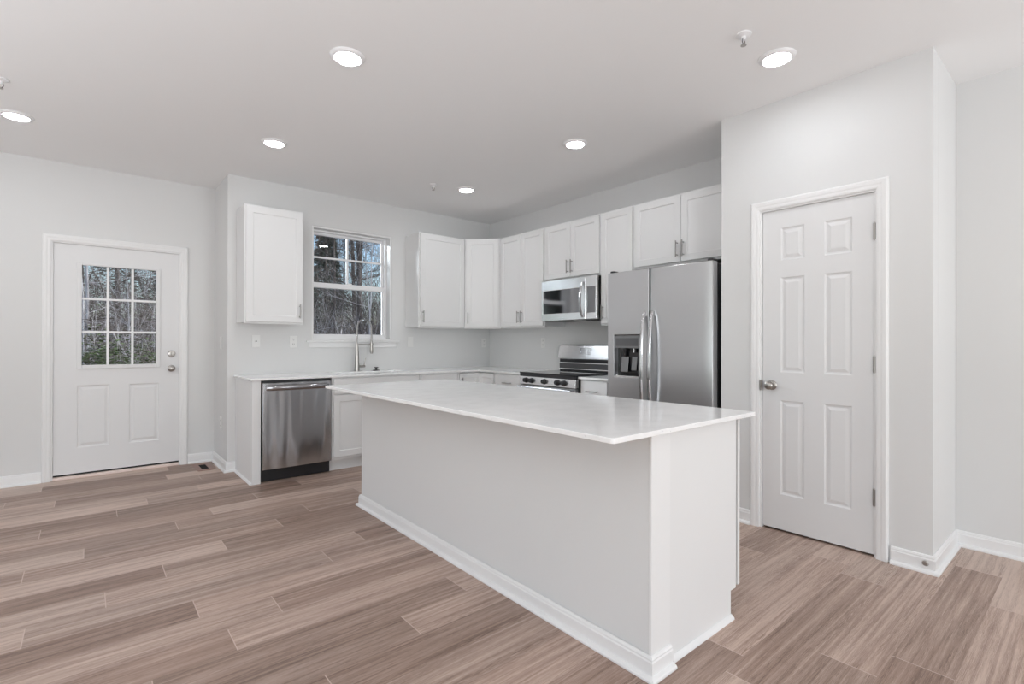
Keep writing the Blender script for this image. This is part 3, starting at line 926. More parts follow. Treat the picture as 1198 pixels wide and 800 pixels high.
# spring coil wound round the arc
def resample(pts, n):
    P = [Vector(p) for p in pts]; L = [0]
    for a, b in zip(P, P[1:]): L.append(L[-1] + (b - a).length)
    out = []
    for i in range(n):
        s = L[-1] * i / (n - 1); k = 0
        while k < len(P) - 2 and L[k + 1] < s: k += 1
        f = (s - L[k]) / (L[k + 1] - L[k]); out.append(P[k].lerp(P[k + 1], f))
    return out
rp_ = resample(arc, 760)
coil = []
for i, p in enumerate(rp_):
    q = rp_[min(i + 1, len(rp_) - 1)] - rp_[max(i - 1, 0)]
    q.normalize(); n1 = Vector((0, 1, 0)); n2 = q.cross(n1)
    a = i * 2 * PI / 10
    coil.append(p + (n1 * math.cos(a) + n2 * math.sin(a)) * 0.0098)
MB().tube(coil, 0.0017, 5).build('spring', 'steel_handle', fc, smooth=True)
HX = FX + 2 * RR
MB().lathe([(0, 0), (0.013, 0), (0.018, 0.02), (0.0165, 0.05), (0.014, 0.10), (0.011, 0.125), (0, 0.125)], (HX, FY, CT + 0.185)).build('spray_head', 'nickel', fc, smooth=True)
mb = MB().tube([(FX, FY, CT + 0.285), (HX, FY, CT + 0.285)], 0.0048, 8)
mb.lathe([(0.014, -0.012), (0.0185, -0.012), (0.0185, 0.012), (0.014, 0.012)], (HX, FY, CT + 0.285)); mb.build('bracket', 'nickel', fc, smooth=True)
mb = MB().tube([(FX, FY, CT + 0.052), (FX + 0.088, FY, CT + 0.052)], 0.0125, 14); lv = mb.build('valve', 'nickel', fc, smooth=True)
MB().tube([(FX + 0.078, FY, CT + 0.055), (FX + 0.086, FY - 0.004, CT + 0.10), (FX + 0.094, FY - 0.006, CT + 0.142)], [0.006, 0.005, 0.0045], 10).build('lever', 'nickel', lv, smooth=True)
tag(MB().lathe([(0, 0), (0.036, 0), (0.037, 0.004), (0.030, 0.009), (0.010, 0.011), (0.009, 0.026), (0.024, 0.029), (0.024, 0.035), (0.015, 0.038), (0, 0.038)], (-1.615, -0.085, CT + 0.0005)).build('sink_stopper', 'darkgrey', smooth=True),
    'small dark metal stopper knob on the counter right of the faucet', 'sink stopper')

# ------------------------------------------------------------------ dishwasher
dw = thing('dishwasher', 'stainless steel dishwasher at the left end of the counter', 'dishwasher', (-2.598, -0.60, 0))
MB().box(-2.896, -2.300, -0.585, -0.03, 0.10, CB - 0.004).build('cabinet_box', 'black', dw)
MB().box(-2.892, -2.304, -0.575, -0.560, 0.004, 0.0995).build('kick_plate', 'black', dw)
mb = MB(); n = 12
xa, xb_ = -2.889, -2.307
poly = [(xa, -0.587)] + [(xa + (xb_ - xa) * k / n, -0.628 - 0.008 * math.sin(PI * k / n)) for k in range(n + 1)] + [(xb_, -0.587)]
mb.prism(poly, 0.112, 0.846)
ddr = mb.build('front_panel', 'steel_dw', dw, bevel=0.002, smooth=True)
mb = MB()
pts = [(-2.860 + 0.524 * k / 16, -0.640 - 0.034 * math.sin(PI * k / 16) ** 0.6, 0.806) for k in range(17)]
rows = []
for x, y, z in pts:
    rows.append([mb.bm.verts.new(p) for p in ((x, y, z - 0.024), (x, y - 0.008, z - 0.014), (x, y - 0.010, z + 0.006), (x, y + 0.000, z + 0.020), (x, y + 0.012, z + 0.014), (x, y + 0.012, z - 0.018))])
for a, b in zip(rows, rows[1:]):
    for k in range(6): mb.bm.faces.new((a[k], a[(k + 1) % 6], b[(k + 1) % 6], b[k]))
mb.bm.faces.new(rows[0]); mb.bm.faces.new(rows[-1][::-1])
mb.build('handle', 'dark_handle', dw, smooth=True)
MB().box(-2.889, -2.307, -0.610, -0.588, 0.8465, 0.862).build('control_strip', 'black', dw)

# ------------------------------------------------------------------ range
rg = thing('range', 'stainless steel slide-in range with black glass cooktop', 'range', (-0.34, -1.755, 0))
RY0, RY1 = -2.1335, -1.3735
MB().box(-0.625, -0.012, RY0, RY1, 0.05, 0.862).build('body', 'darkgrey', rg)
MB().box(-0.668, -0.075, RY0 - 0.003, RY1 + 0.003, 0.891, 0.902).build('cooktop', 'blackglass', rg, bevel=0.002)
MB().box(-0.665, -0.078, RY0, RY1, 0.8625, 0.8905).build('cooktop_rim', 'black', rg, bevel=0.002)
mb = MB()
q = [(-0.626, 0.784), (-0.668, 0.784), (-0.662, 0.8615), (-0.626, 0.8615)]
lo = [mb.bm.verts.new((x, RY0, z)) for x, z in q]; hi = [mb.bm.verts.new((x, RY1, z)) for x, z in q]
mb.bm.faces.new(lo); mb.bm.faces.new(hi[::-1])
for k in range(4): mb.bm.faces.new((lo[k], hi[k], hi[(k + 1) % 4], lo[(k + 1) % 4]))
cp = mb.build('control_panel', 'steel_bright', rg, bevel=0.0015)
for y in (-1.470, -1.552, -1.732, -1.910, -1.993):
    MB().lathe([(0, 0), (0.027, 0), (0.027, 0.004), (0.0225, 0.006), (0.0205, 0.030), (0.018, 0.033), (0, 0.033)], (-0.6665, y, 0.823), (-1, 0, 0.07), 20).build('knob', 'black', rg, smooth=True)
od = MB().box(-0.665, -0.6255, RY0 + 0.003, RY1 - 0.003, 0.225, 0.776).build('oven_door', 'steel', rg, bevel=0.003)
MB().box(-0.6665, -0.6652, RY0 + 0.09, RY1 - 0.09, 0.33, 0.63).build('oven_glass', 'blackglass', od)
mb = MB().tube([(-0.705, RY0 + 0.02, 0.757), (-0.705, RY1 - 0.02, 0.757)], 0.012, 14)
for y in (RY0 + 0.06, RY1 - 0.06): mb.tube([(-0.705, y, 0.757), (-0.664, y, 0.757)], 0.009, 10)
mb.build('handle', 'steel_handle', od, smooth=True)
MB().box(-0.660, -0.6255, RY0 + 0.003, RY1 - 0.003, 0.060, 0.215).build('storage_drawer', 'steel', rg, bevel=0.003)
for y in (RY0 + 0.05, RY1 - 0.05):
    for x in (-0.58, -0.06): MB().tube([(x, y, 0), (x, y, 0.0495)], 0.016, 10).build('foot', 'black', rg)
# back guard: dark vent band below, sloped steel console above
mb = MB(); mb.box(-0.095, -0.015, RY0 + 0.004, RY1 - 0.004, 0.9025, 1.026); bgd = mb.build('vent_band', 'darkgrey', rg, bevel=0.002)
MB().box(-0.099, -0.0955, RY0 + 0.006, RY1 - 0.006, 0.926, 0.981).build('vent_strip', 'band', bgd)
mb = MB(); mb.box(-0.101, -0.0955, RY0 + 0.006, RY1 - 0.006, 0.9815, 0.989); mb.box(-0.101, -0.0955, RY0 + 0.006, RY1 - 0.006, 0.917, 0.9255); mb.build('vent_trim', 'steel_bright', bgd)
mb = MB(); mb.box(-0.0975, -0.0952, RY0 + 0.02, RY1 - 0.02, 0.996, 1.014); mb.build('vent_slot', 'black', bgd)
def xprism(mb, q, ya, yb):
    lo = [mb.bm.verts.new((x, ya, z)) for x, z in q]; hi = [mb.bm.verts.new((x, yb, z)) for x, z in q]
    mb.bm.faces.new(lo); mb.bm.faces.new(hi[::-1]); n = len(q)
    for k in range(n): mb.bm.faces.new((lo[k], hi[k], hi[(k + 1) % n], lo[(k + 1) % n]))
    return mb
cons = xprism(MB(), [(-0.012, 1.0265), (-0.124, 1.0265), (-0.122, 1.040), (-0.092, 1.165), (-0.080, 1.178), (-0.012, 1.180)], RY0, RY1).build('console', 'steel_bright', rg, bevel=0.003, seg=2)
# display on the sloped console
def onc(z, out): return -0.122 + (z - 1.040) * 0.24 - out
dz0, dz1 = 1.078, 1.140
q = [(onc(dz0, 0.0005), dz0), (onc(dz0, 0.003), dz0), (onc(dz1, 0.003), dz1), (onc(dz1, 0.0005), dz1)]
dsp = xprism(MB(), q, -1.835, -1.680).build('display', 'steel_bright', cons)
mb = MB()
for ya, yb, za, zb in ((-1.69, -1.683, 1.08, 1.138), (-1.835, -1.69, 1.134, 1.138), (-1.835, -1.828, 1.108, 1.138), (-1.775, -1.69, 1.080, 1.084), (-1.83, -1.785, 1.080, 1.084)):
    xprism(mb, [(onc(za, 0.003), za), (onc(za, 0.0042), za), (onc(zb, 0.0042), zb), (onc(zb, 0.003), zb)], ya, yb)
for y in (-1.71, -1.73, -1.75, -1.795, -1.815):
    for z in (1.095, 1.115): xprism(mb, [(onc(z, 0.003), z), (onc(z, 0.0042), z), (onc(z + 0.008, 0.0042), z + 0.008), (onc(z + 0.008, 0.003), z + 0.008)], y - 0.005, y + 0.005)
mb.build('display_marks', 'darkgrey', dsp)

# ------------------------------------------------------------------ microwave
mw = thing('microwave', 'stainless steel over-the-range microwave with black window', 'microwave', (-0.19, -1.747, 1.42))
MX = -0.362
WM = wallmat(0, 0, -PI / 2)
MB().box(-0.330, -0.004, -2.119, -1.371, 1.432, 1.832).build('body', 'black', mw)
mdr = MB().slab(1.369, 1.976, 1.424, 1.834, MX, MX + 0.031, [(1.388, 1.912, 1.490, 1.736, [(0.003, 0.003)])]).xform(WM).build('door', 'steel_bright', mw, bevel=0.002)
MB().box(MX + 0.0012, MX + 0.0028, -1.908, -1.392, 1.4935, 1.7325).build('window', 'mirror_glass', mdr)
mcp = MB().slab(1.9775, 2.122, 1.424, 1.834, MX, MX + 0.031, [(1.990, 2.106, 1.482, 1.736, [(0.003, 0.003)])]).xform(WM).build('control_panel', 'steel_bright', mw, bevel=0.002)
MB().box(MX + 0.0012, MX + 0.0028, -2.1025, -1.9935, 1.4855, 1.7325).build('touch_panel', 'mirror_glass', mcp)
pts = [(MX - 0.006 - 0.040 * math.sin(PI * k / 14) ** 0.75, -1.950, 1.442 + 0.345 * k / 14) for k in range(15)]
mb = MB(); rows = []
for x, y, z in pts:
    rows.append([mb.bm.verts.new(p) for p in ((x - 0.006, y - 0.013, z), (x - 0.009, y, z), (x - 0.006, y + 0.013, z), (x + 0.005, y + 0.013, z), (x + 0.005, y - 0.013, z))])
for a, b in zip(rows, rows[1:]):
    for k in range(5): mb.bm.faces.new((a[k], a[(k + 1) % 5], b[(k + 1) % 5], b[k]))
mb.bm.faces.new(rows[0]); mb.bm.faces.new(rows[-1][::-1])
mb.build('handle', 'steel_handle', mdr, smooth=True)
MB().box(-0.345, -0.01, -2.10, -1.39, 1.4235, 1.4315).build('vent_grille', 'darkgrey', mw)
MB().box(-0.27, -0.20, -1.85, -1.74, 1.4185, 1.4232).build('work_light', 'plastic', mw)

# ------------------------------------------------------------------ refrigerator
fg = thing('refrigerator', 'stainless steel side-by-side refrigerator with water dispenser', 'refrigerator', (-0.33, -2.955, 0))
MB().box(-0.578, -0.03, -3.424, -2.492, 0.03, 1.765).build('body', 'darkgrey', fg, bevel=0.003)
MB().box(-0.600, -0.5785, -3.415, -2.50, 0.01, 0.10).build('kick_plate', 'darkgrey', fg)
def fr_door(name, ya, yb, recess=None):
    """door slab with gently bowed, rounded front; local x=-y"""
    mb = MB()
    if recess is None:
        n = 14
        poly = []
        for k in range(n + 1):
            f = k / n; y = ya + (yb - ya) * f
            bow = 0.006 * math.sin(PI * f)
            rnd_ = 0.004 * (1 - min(1, min(f, 1 - f) * (abs(yb - ya)) / 0.012)) ** 2
            poly.append((-0.646 - bow + rnd_, y))
        poly += [(-0.584, yb), (-0.584, ya)]
        mb.prism(poly, 0.105, 1.782)
    else:
        y0r, y1r, z0r, z1r = recess
        mb.slab(-ya, -yb, 0.105, 1.782, -0.650, -0.584, [(-y1r, -y0r, z0r, z1r, [(0.0, 0.004), (0.004, 0.055)])]).xform(WM)
    return mb.build(name, 'steel', fg, bevel=0.004, seg=2, smooth=recess is None)
dl = fr_door('freezer_door', -2.488, -2.894, (-2.810, -2.554, 0.913, 1.262))
drr = fr_door('fridge_door', -2.904, -3.420)
MB().box(-0.640, -0.586, -3.4245, -3.4205, 0.11, 1.778).build('lit_door_edge', 'lit_door_edge', drr, label='door edge with its light painted in as grey')  # added strip: light reflected on the steel side painted as lighter grey
# dispenser inside the recess
dp = MB().box(-0.646, -0.604, -2.8055, -2.5585, 1.153, 1.2575).build('dispenser_panel', 'dispenser_grey', dl, bevel=0.003)
MB().box(-0.6475, -0.6462, -2.79, -2.574, 1.170, 1.235).build('touch_panel', 'band', dp)
MB().box(-0.600, -0.597, -2.8055, -2.5585, 0.918, 1.152).build('dispenser_recess', 'blackglass', dl)
mb = MB()
mb.tube([(-0.618, -2.64, 1.150), (-0.618, -2.64, 1.085)], [0.024, 0.014], 12); mb.build('ice_chute', 'black', dl, smooth=True)
mb = MB().prism([(-0.612, 0.95), (-0.604, 0.95), (-0.602, 1.09), (-0.622, 1.09)], -2.68, -2.60, 'y') if False else MB()
xprism(mb, [(-0.628, 0.960), (-0.622, 0.955), (-0.606, 1.080), (-0.612, 1.085)], -2.675, -2.605); mb.build('paddle', 'dispenser_grey', dl, bevel=0.002)
MB().tube([(-0.622, -2.735, 1.150), (-0.622, -2.735, 1.118)], 0.008, 10).build('water_spout', 'steel_handle', dl, smooth=True)
mb = MB(); xprism(mb, [(-0.626, 0.975), (-0.620, 0.970), (-0.606, 1.080), (-0.612, 1.085)], -2.76, -2.71); mb.build('paddle', 'dispenser_grey', dl, bevel=0.002)
MB().box(-0.652, -0.602, -2.8055, -2.5585, 0.9135, 0.926).build('drip_tray', 'steel_bright', dl, bevel=0.002)
def fr_handle(door, yc):
    mb = MB(); rows = []
    n = 22
    for k in range(n + 1):
        f = k / n; z = 0.60 + 0.845 * f
        out = 0.012 + 0.052 * math.sin(PI * f) ** 0.7
        w = 0.012 + 0.006 * math.sin(PI * f)
        x = -0.650 - out
        rows.append([mb.bm.verts.new(p) for p in ((x, yc - w, z), (x - 0.008, yc - w * 0.5, z), (x - 0.008, yc + w * 0.5, z), (x, yc + w, z), (x + 0.014, yc + w * 0.6, z), (x + 0.014, yc - w * 0.6, z))])
    for a, b in zip(rows, rows[1:]):
        for k in range(6): mb.bm.faces.new((a[k], a[(k + 1) % 6], b[(k + 1) % 6], b[k]))
    mb.bm.faces.new(rows[0]); mb.bm.faces.new(rows[-1][::-1])
    mb.box(-0.668, -0.648, yc - 0.010, yc + 0.010, 0.602, 0.640)
    mb.box(-0.668, -0.648, yc - 0.010, yc + 0.010, 1.405, 1.443)
    mb.build('handle', 'steel_handle', door, smooth=True)
fr_handle(dl, -2.862); fr_handle(drr, -2.936)
MB().box(-0.630, -0.560, -3.412, -3.372, 1.7825, 1.800).build('hinge_cover', 'darkgrey', fg, bevel=0.004)
MB().box(-0.630, -0.560, -2.535, -2.497, 1.7825, 1.800).build('hinge_cover', 'darkgrey', fg, bevel=0.004)

# ------------------------------------------------------------------ island
IX0, IXW, IX1 = -2.475, -2.362, -1.828
IY0, IY1 = -4.165, -1.685
il = thing('kitchen_island', 'long white kitchen island with panelled base and baseboard', 'kitchen island', ((IX0 + IX1) / 2, (IY0 + IY1) / 2, 0))
MB().box(IX0, IXW, IY0, IY1, 0.0, CB - 0.001).build('back_wall', 'wall', il)
MB().box(IX0 - 0.0035, IXW + 0.002, IY0 - 0.010, IY0 + 0.0005, 0.0, CB - 0.001).build('end_post', 'trim', il, bevel=0.001)
ibp = [(o, z * 0.87) for o, z in BB]
MB().sweep([(IXW + 0.002, IY0 - 0.0105), (IX0 - 0.004, IY0 - 0.0105), (IX0 - 0.004, IY1 + 0.001), (IXW, IY1 + 0.001)], ibp).build('baseboard', 'trim', il)
MB().prism([(IXW + 0.003, 0), (IX1 - 0.045, 0), (IX1 - 0.045, 0.118), (IX1, 0.118), (IX1, CB - 0.001), (IXW + 0.003, CB - 0.001)], IY0 + 0.001, IY0 + 0.016, 'y').build('side_panel', 'cab', il)
MB().sweep([(IX1 - 0.045, IY0 + 0.0005), (IXW + 0.020, IY0 + 0.0005)], [(0, 0), (0.017, 0), (0.016, 0.006), (0.011, 0.013), (0.004, 0.017), (0, 0.018)]).build('shoe_moulding', 'trim', il)
MB().box(IXW + 0.001, IX1 - 0.012, IY0 + 0.0165, IY1, 0.115, CB - 0.001).build('cabinet_box', 'cab', il)
MB().box(IX1 - 0.066, IX1 - 0.052, IY0 + 0.0165, IY1, 0.0, 0.1145).build('toe_kick', 'cab', il)
IM = wallmat(IX1 + 0.013, 0, PI / 2)      # local x = +world y, local y (depth) = -world x
yy = IY0 - 0.004
for k in range(4):
    a = yy + k * 0.618 + 0.003; b = a + 0.611
    if k == 0:                      # end unit: two full-height doors
        for c, d, hx in ((a, (a + b) / 2 - 0.0015, (a + b) / 2 - 0.028), ((a + b) / 2 + 0.0015, b, (a + b) / 2 + 0.028)):
            mb = MB(); shaker(mb, c, d, DZ0 - 0.008, RZ1, -0.019, 0.0); mb.xform(IM); dd = mb.build('door', 'cab', il, bevel=0.0015)
            mb = MB(); mb.tube([(hx, -0.049, 0.70), (hx, -0.049, 0.832)], 0.0055, 8)
            for z in (0.717, 0.815): mb.tube([(hx, -0.049, z), (hx, -0.018, z)], 0.0045, 8)
            mb.xform(IM); mb.build('handle', 'pull', dd, smooth=True)
        continue
    mb = MB().slab(a, b, RZ0, RZ1, -0.019, 0.0); mb.xform(IM); dr_ = mb.build('drawer', 'cab', il, bevel=0.002)
    mb = MB(); mb.tube([((a + b) / 2 - 0.066, -0.050, 0.786), ((a + b) / 2 + 0.066, -0.050, 0.786)], 0.0055, 8)
    for s in (-1, 1): mb.tube([((a + b) / 2 + s * 0.048, -0.050, 0.786), ((a + b) / 2 + s * 0.048, -0.0185, 0.786)], 0.0045, 8)
    mb.xform(IM); mb.build('handle', 'pull', dr_, smooth=True)
    for c, d, hx in ((a, (a + b) / 2 - 0.0015, (a + b) / 2 - 0.028), ((a + b) / 2 + 0.0015, b, (a + b) / 2 + 0.028)):
        mb = MB(); shaker(mb, c, d, DZ0, DZ1, -0.019, 0.0); mb.xform(IM); dd = mb.build('door', 'cab', il, bevel=0.0015)
        mb = MB(); mb.tube([(hx, -0.049, 0.554), (hx, -0.049, 0.686)], 0.0055, 8)
        for z in (0.571, 0.669): mb.tube([(hx, -0.049, z), (hx, -0.018, z)], 0.0045, 8)
        mb.xform(IM); mb.build('handle', 'pull', dd, smooth=True)
# island countertop with eased plan corners
def rounded_rect(x0, x1, y0, y1, r, n=6):
    P = []
    for cx, cy, a0 in ((x1 - r, y0 + r, -PI / 2), (x1 - r, y1 - r, 0), (x0 + r, y1 - r, PI / 2), (x0 + r, y0 + r, PI)):
        for k in range(n + 1):
            a = a0 + PI / 2 * k / n
            P.append((cx + r * math.cos(a), cy + r * math.sin(a)))
    return P
tag(MB().prism(rounded_rect(-2.736, -1.728, -4.208, -1.655, 0.014), CB, CT).build('island_countertop', 'quartz', bevel=0.003, seg=2),
    'long white quartz countertop on the kitchen island', 'countertop')

# ------------------------------------------------------------------ outlets and switches
def outlet(label, x, y, z, rot, kind='outlet', gangs=1):
    nm = {'outlet': 'wall_outlet', 'switch': 'light_switch', 'jack': 'cable_outlet'}[kind]
    r = thing(nm, label, {'outlet': 'outlet', 'switch': 'switch', 'jack': 'outlet'}[kind], (x, y, z), rot, 'white wall plates')
    w = 0.0355 + (gangs - 1) * 0.023
    MB().box(-w, w, -0.006, -0.0006, -0.058, 0.058).build('plate', 'plastic', r, local=True, bevel=0.002)
    if kind == 'outlet':
        for s in (-1, 1):
            rc = MB().prism([(-0.016, s * 0.024 - 0.013), (0.016, s * 0.024 - 0.013), (0.016, s * 0.024 + 0.009), (0.010, s * 0.024 + 0.014), (-0.010, s * 0.024 + 0.014), (-0.016, s * 0.024 + 0.009)], -0.008, -0.0062, 'y').build('receptacle', 'plastic', r, local=True)
            mb = MB()
            for xx in (-0.0065, 0.0065): mb.box(xx - 0.0014, xx + 0.0014, -0.0088, -0.0081, s * 0.024 - 0.001, s * 0.024 + 0.008)
            mb.box(-0.002, 0.002, -0.0088, -0.0081, s * 0.024 - 0.009, s * 0.024 - 0.005)
            mb.build('slots', 'slot', rc, local=True)
    elif kind == 'switch':
        for k in range(gangs):
            xx = (k - (gangs - 1) / 2) * 0.046
            MB().box(xx - 0.0165, xx + 0.0165, -0.009, -0.0062, -0.033, 0.033).build('rocker', 'plastic', r, local=True, bevel=0.002)
    else:
        MB().lathe([(0, 0), (0.006, 0), (0.006, 0.008), (0, 0.008)], (0, -0.0062, 0), (0, -1, 0), 12).build('jack', 'slot', r, local=True)
    return r
outlet('white plate with one dark jack below the left wall cabinet', -2.795, 0, 1.203, 0, 'jack')
outlet('white outlet below the left cabinet, nearer the window', -2.455, 0, 1.198, 0)
outlet('white switch just right of the window', -1.157, 0, 1.200, 0, 'switch')
outlet('white outlet on the back wall near the kitchen corner', -0.092, 0, 1.193, 0)
outlet('white outlet on the side wall left of the range', 0, -1.020, 1.195, -PI / 2)
outlet('white switch on the narrow wall return above counter height', XB, 0.270, 1.187, -PI / 2, 'switch')
outlet('low white outlet on the narrow wall return', XB, 0.255, 0.42, -PI / 2)

# ------------------------------------------------------------------ ceiling lights and sprinklers
def downlight(x, y, label, first=None):
    if first is not None:
        r = copy_tree(first); r.location = (x, y, ZC); r['label'] = label
        return r
    r = thing('recessed_ceiling_light', label, 'ceiling light', (x, y, ZC), 0, 'recessed ceiling lights')
    MB().lathe([(0.066, -0.010), (0.070, -0.0155), (0.080, -0.013), (0.091, -0.005), (0.093, -0.0005), (0.066, -0.0005)], n=48).build('trim_ring', 'vinyl', r, local=True, smooth=True)
    MB().lathe([(0, -0.0128), (0.0655, -0.0128), (0.0655, -0.006), (0, -0.006)], n=48).build('diffuser', 'lamp', r, local=True, smooth=True)
    return r
L1 = downlight(-2.946, -2.570, 'lit round ceiling light, large, above the island\'s left side')
downlight(-1.174, -4.067, 'lit round ceiling light in front of the pantry door', L1)
downlight(-4.395, -0.412, 'lit round ceiling light in front of the entry door', L1)
downlight(-2.917, -1.061, 'lit round ceiling light in front of the left wall cabinet', L1)
downlight(-1.135, -2.559, 'lit round ceiling light in front of the refrigerator cabinets', L1)
downlight(-1.104, -1.047, 'lit round ceiling light, smallest, toward the kitchen corner', L1)
def sprinkler(x, y, label, first=None):
    if first is not None:
        r = copy_tree(first); r.location = (x, y, ZC); r['label'] = label
        return r
    r = thing('fire_sprinkler', label, 'sprinkler', (x, y, ZC), 0, 'ceiling fire sprinklers')
    MB().lathe([(0, -0.0005), (0.038, -0.0005), (0.037, -0.006), (0.022, -0.012), (0.012, -0.013), (0.010, -0.030), (0, -0.030)], n=24).build('escutcheon', 'vinyl', r, local=True, smooth=True)
    mb = MB()
    for s in (-1, 1): mb.tube([(s * 0.010, 0, -0.026), (s * 0.014, 0, -0.040), (s * 0.003, 0, -0.054)], 0.0022, 6)
    mb.build('yoke', 'darkgrey', r, local=True)
    MB().lathe([(0, -0.054), (0.014, -0.054), (0.014, -0.057), (0, -0.057)], n=14).build('deflector', 'nickel', r, local=True)
    return r
S1 = sprinkler(-1.511, -4.045, 'white ceiling sprinkler beside the light near the pantry')
sprinkler(-1.436, -0.963, 'small ceiling sprinkler beside the farthest ceiling light')
sprinkler(-4.415, -1.020, 'ceiling sprinkler at the upper left edge, above the entry door light', S1)

# ------------------------------------------------------------------ floor vent
fv = thing('floor_vent', 'wood-toned floor register beside the entry door', 'floor vent', (-3.168, 0.345, 0))
mb = MB(); mb.cells([-3.236, -3.196, -3.138, -3.100], [0.185, 0.232, 0.450, 0.505], lambda i, j: not (i == 1 and j == 1), 0.0005, 0.007); mb.build('frame', 'vent', fv, bevel=0.002)
MB().box(-3.1955, -3.1385, 0.2325, 0.4495, 0.0003, 0.0012).build('duct_shade_plate', 'shadowbox', fv)  # near-black plate painting the shade down inside the duct
mb = MB()
for k in range(10):
    y = 0.245 + k * 0.021
    mb.box(-3.195, -3.139, y, y + 0.004, 0.0014, 0.005)
mb.build('louvres', 'rubber', fv)

# ------------------------------------------------------------------ woods behind the house
def ground_h(x, y):
    d = max(0.0, y - 3.0)
    return -0.45 + 0.012 * d + 0.0016 * d * d + 0.12 * noise.noise(Vector((x * 0.35, y * 0.35, 0)))
def woods_ground():
    mb = MB(); bm = mb.bm
    nx, ny = 46, 40
    V = [[bm.verts.new((-14 + 40 * i / nx, 1.0 + 46 * j / ny, ground_h(-14 + 40 * i / nx, 1.0 + 46 * j / ny))) for j in range(ny + 1)] for i in range(nx + 1)]
    for i in range(nx):
        for j in range(ny):
            bm.faces.new((V[i][j], V[i + 1][j], V[i + 1][j + 1], V[i][j + 1]))
    o = mb.build('ground', 'litter', smooth=True)
    struct(o, 'leaf-covered woodland slope outside')
woods_ground()

def limb(mb, p, d, L, r, depth, rnd, n=5, droop=0.0):
    pts = [p]; rs = [r]; k = 5
    for i in range(k):
        d = (d + Vector((rnd.uniform(-1, 1), rnd.uniform(-1, 1), rnd.uniform(-0.6, 0.8) - droop)) * 0.16).normalized()
        pts.append(pts[-1] + d * (L / k)); rs.append(r * (1 - 0.8 * (i + 1) / k))
    mb.tube(pts, rs, n, cap=False)
    if depth > 0:
        for _ in range(rnd.randint(3, 5)):
            i = rnd.randint(1, k)
            a = rnd.uniform(0, 2 * PI)
            nd = (d + Vector((math.cos(a), math.sin(a), rnd.uniform(-0.3, 0.7))) * rnd.uniform(0.6, 1.1)).normalized()
            limb(mb, pts[i], nd, L * rnd.uniform(0.4, 0.65), rs[i] * 0.6 + 0.001, depth - 1, rnd, 4, droop)

def tree(x, y, h, r, label, bark, nb, seed, lean=0.0, zb=1.2, depth=2, name='bare_tree', bl=1.0):
    rnd = random.Random(seed)
    z = ground_h(x, y) - 0.05
    t = thing(name, label, 'tree', (x, y, z), 0, 'trees outside the windows')
    pts, rs = [], []
    n = 10
    px, py = x, y
    for i in range(n + 1):
        f = i / n
        pts.append(Vector((px, py, z + h * f))); rs.append(r * (1 - 0.65 * f))
        px += lean * h / n + rnd.uniform(-1, 1) * 0.035; py += rnd.uniform(-1, 1) * 0.035
    MB().tube(pts, rs, 9).build('trunk', bark, t, smooth=True)
    mb = MB()
    for _ in range(nb):
        zz = rnd.uniform(zb, h * 0.95)
        f = zz / h * n; i = min(int(f), n - 1)
        p = pts[i].lerp(pts[i + 1], f - i)
        a = rnd.uniform(0, 2 * PI)
        d = Vector((math.cos(a), math.sin(a), rnd.uniform(0.1, 0.9))).normalized()
        limb(mb, p, d, rnd.uniform(0.8, 2.4) * bl, max(0.006, rs[i] * 0.35), depth, rnd, 5)
    mb.build('branches', bark, t)
    return t
SH_ = 'one of the bare grey trees in the woods behind the house'
# seen through the sink window
for i, (x, y, h, r, b) in enumerate([(0.62, 8.4, 8.5, 0.030, 'bark'), (2.0, 10.8, 10, 0.060, 'bark'), (1.75, 7.6, 7.5, 0.020, 'bark_pale'), (3.05, 11.2, 11, 0.095, 'bark'), (3.5, 12.6, 10, 0.070, 'bark'),
                                     (0.95, 5.6, 6.0, 0.012, 'bark_pale'), (2.9, 16, 12, 0.09, 'bark'), (5.4, 17, 13, 0.11, 'bark'), (6.6, 20, 13, 0.12, 'bark'), (2.3, 20, 13, 0.08, 'bark_pale')]):
    tree(x, y, h, r, SH_, b, 12 if r < 0.04 else 20, 100 + i, lean=0.02 * ((i * 7) % 5 - 2))
# seen through the entry door glass
for i, (x, y, h, r, b) in enumerate([(-4.02, 7.4, 8, 0.020, 'bark_pale'), (-3.90, 10.2, 9, 0.040, 'bark_pale'), (-3.30, 8.4, 7, 0.014, 'bark_pale'), (-2.45, 12.0, 9, 0.035, 'bark_pale'), (-3.2, 15, 11, 0.07, 'bark'),
                                     (-1.8, 17, 12, 0.09, 'bark'), (-4.1, 19, 12, 0.09, 'bark')]):
    tree(x, y, h, r, SH_, b, 20, 200 + i, lean=0.015 * ((i * 5) % 5 - 2), zb=0.5)

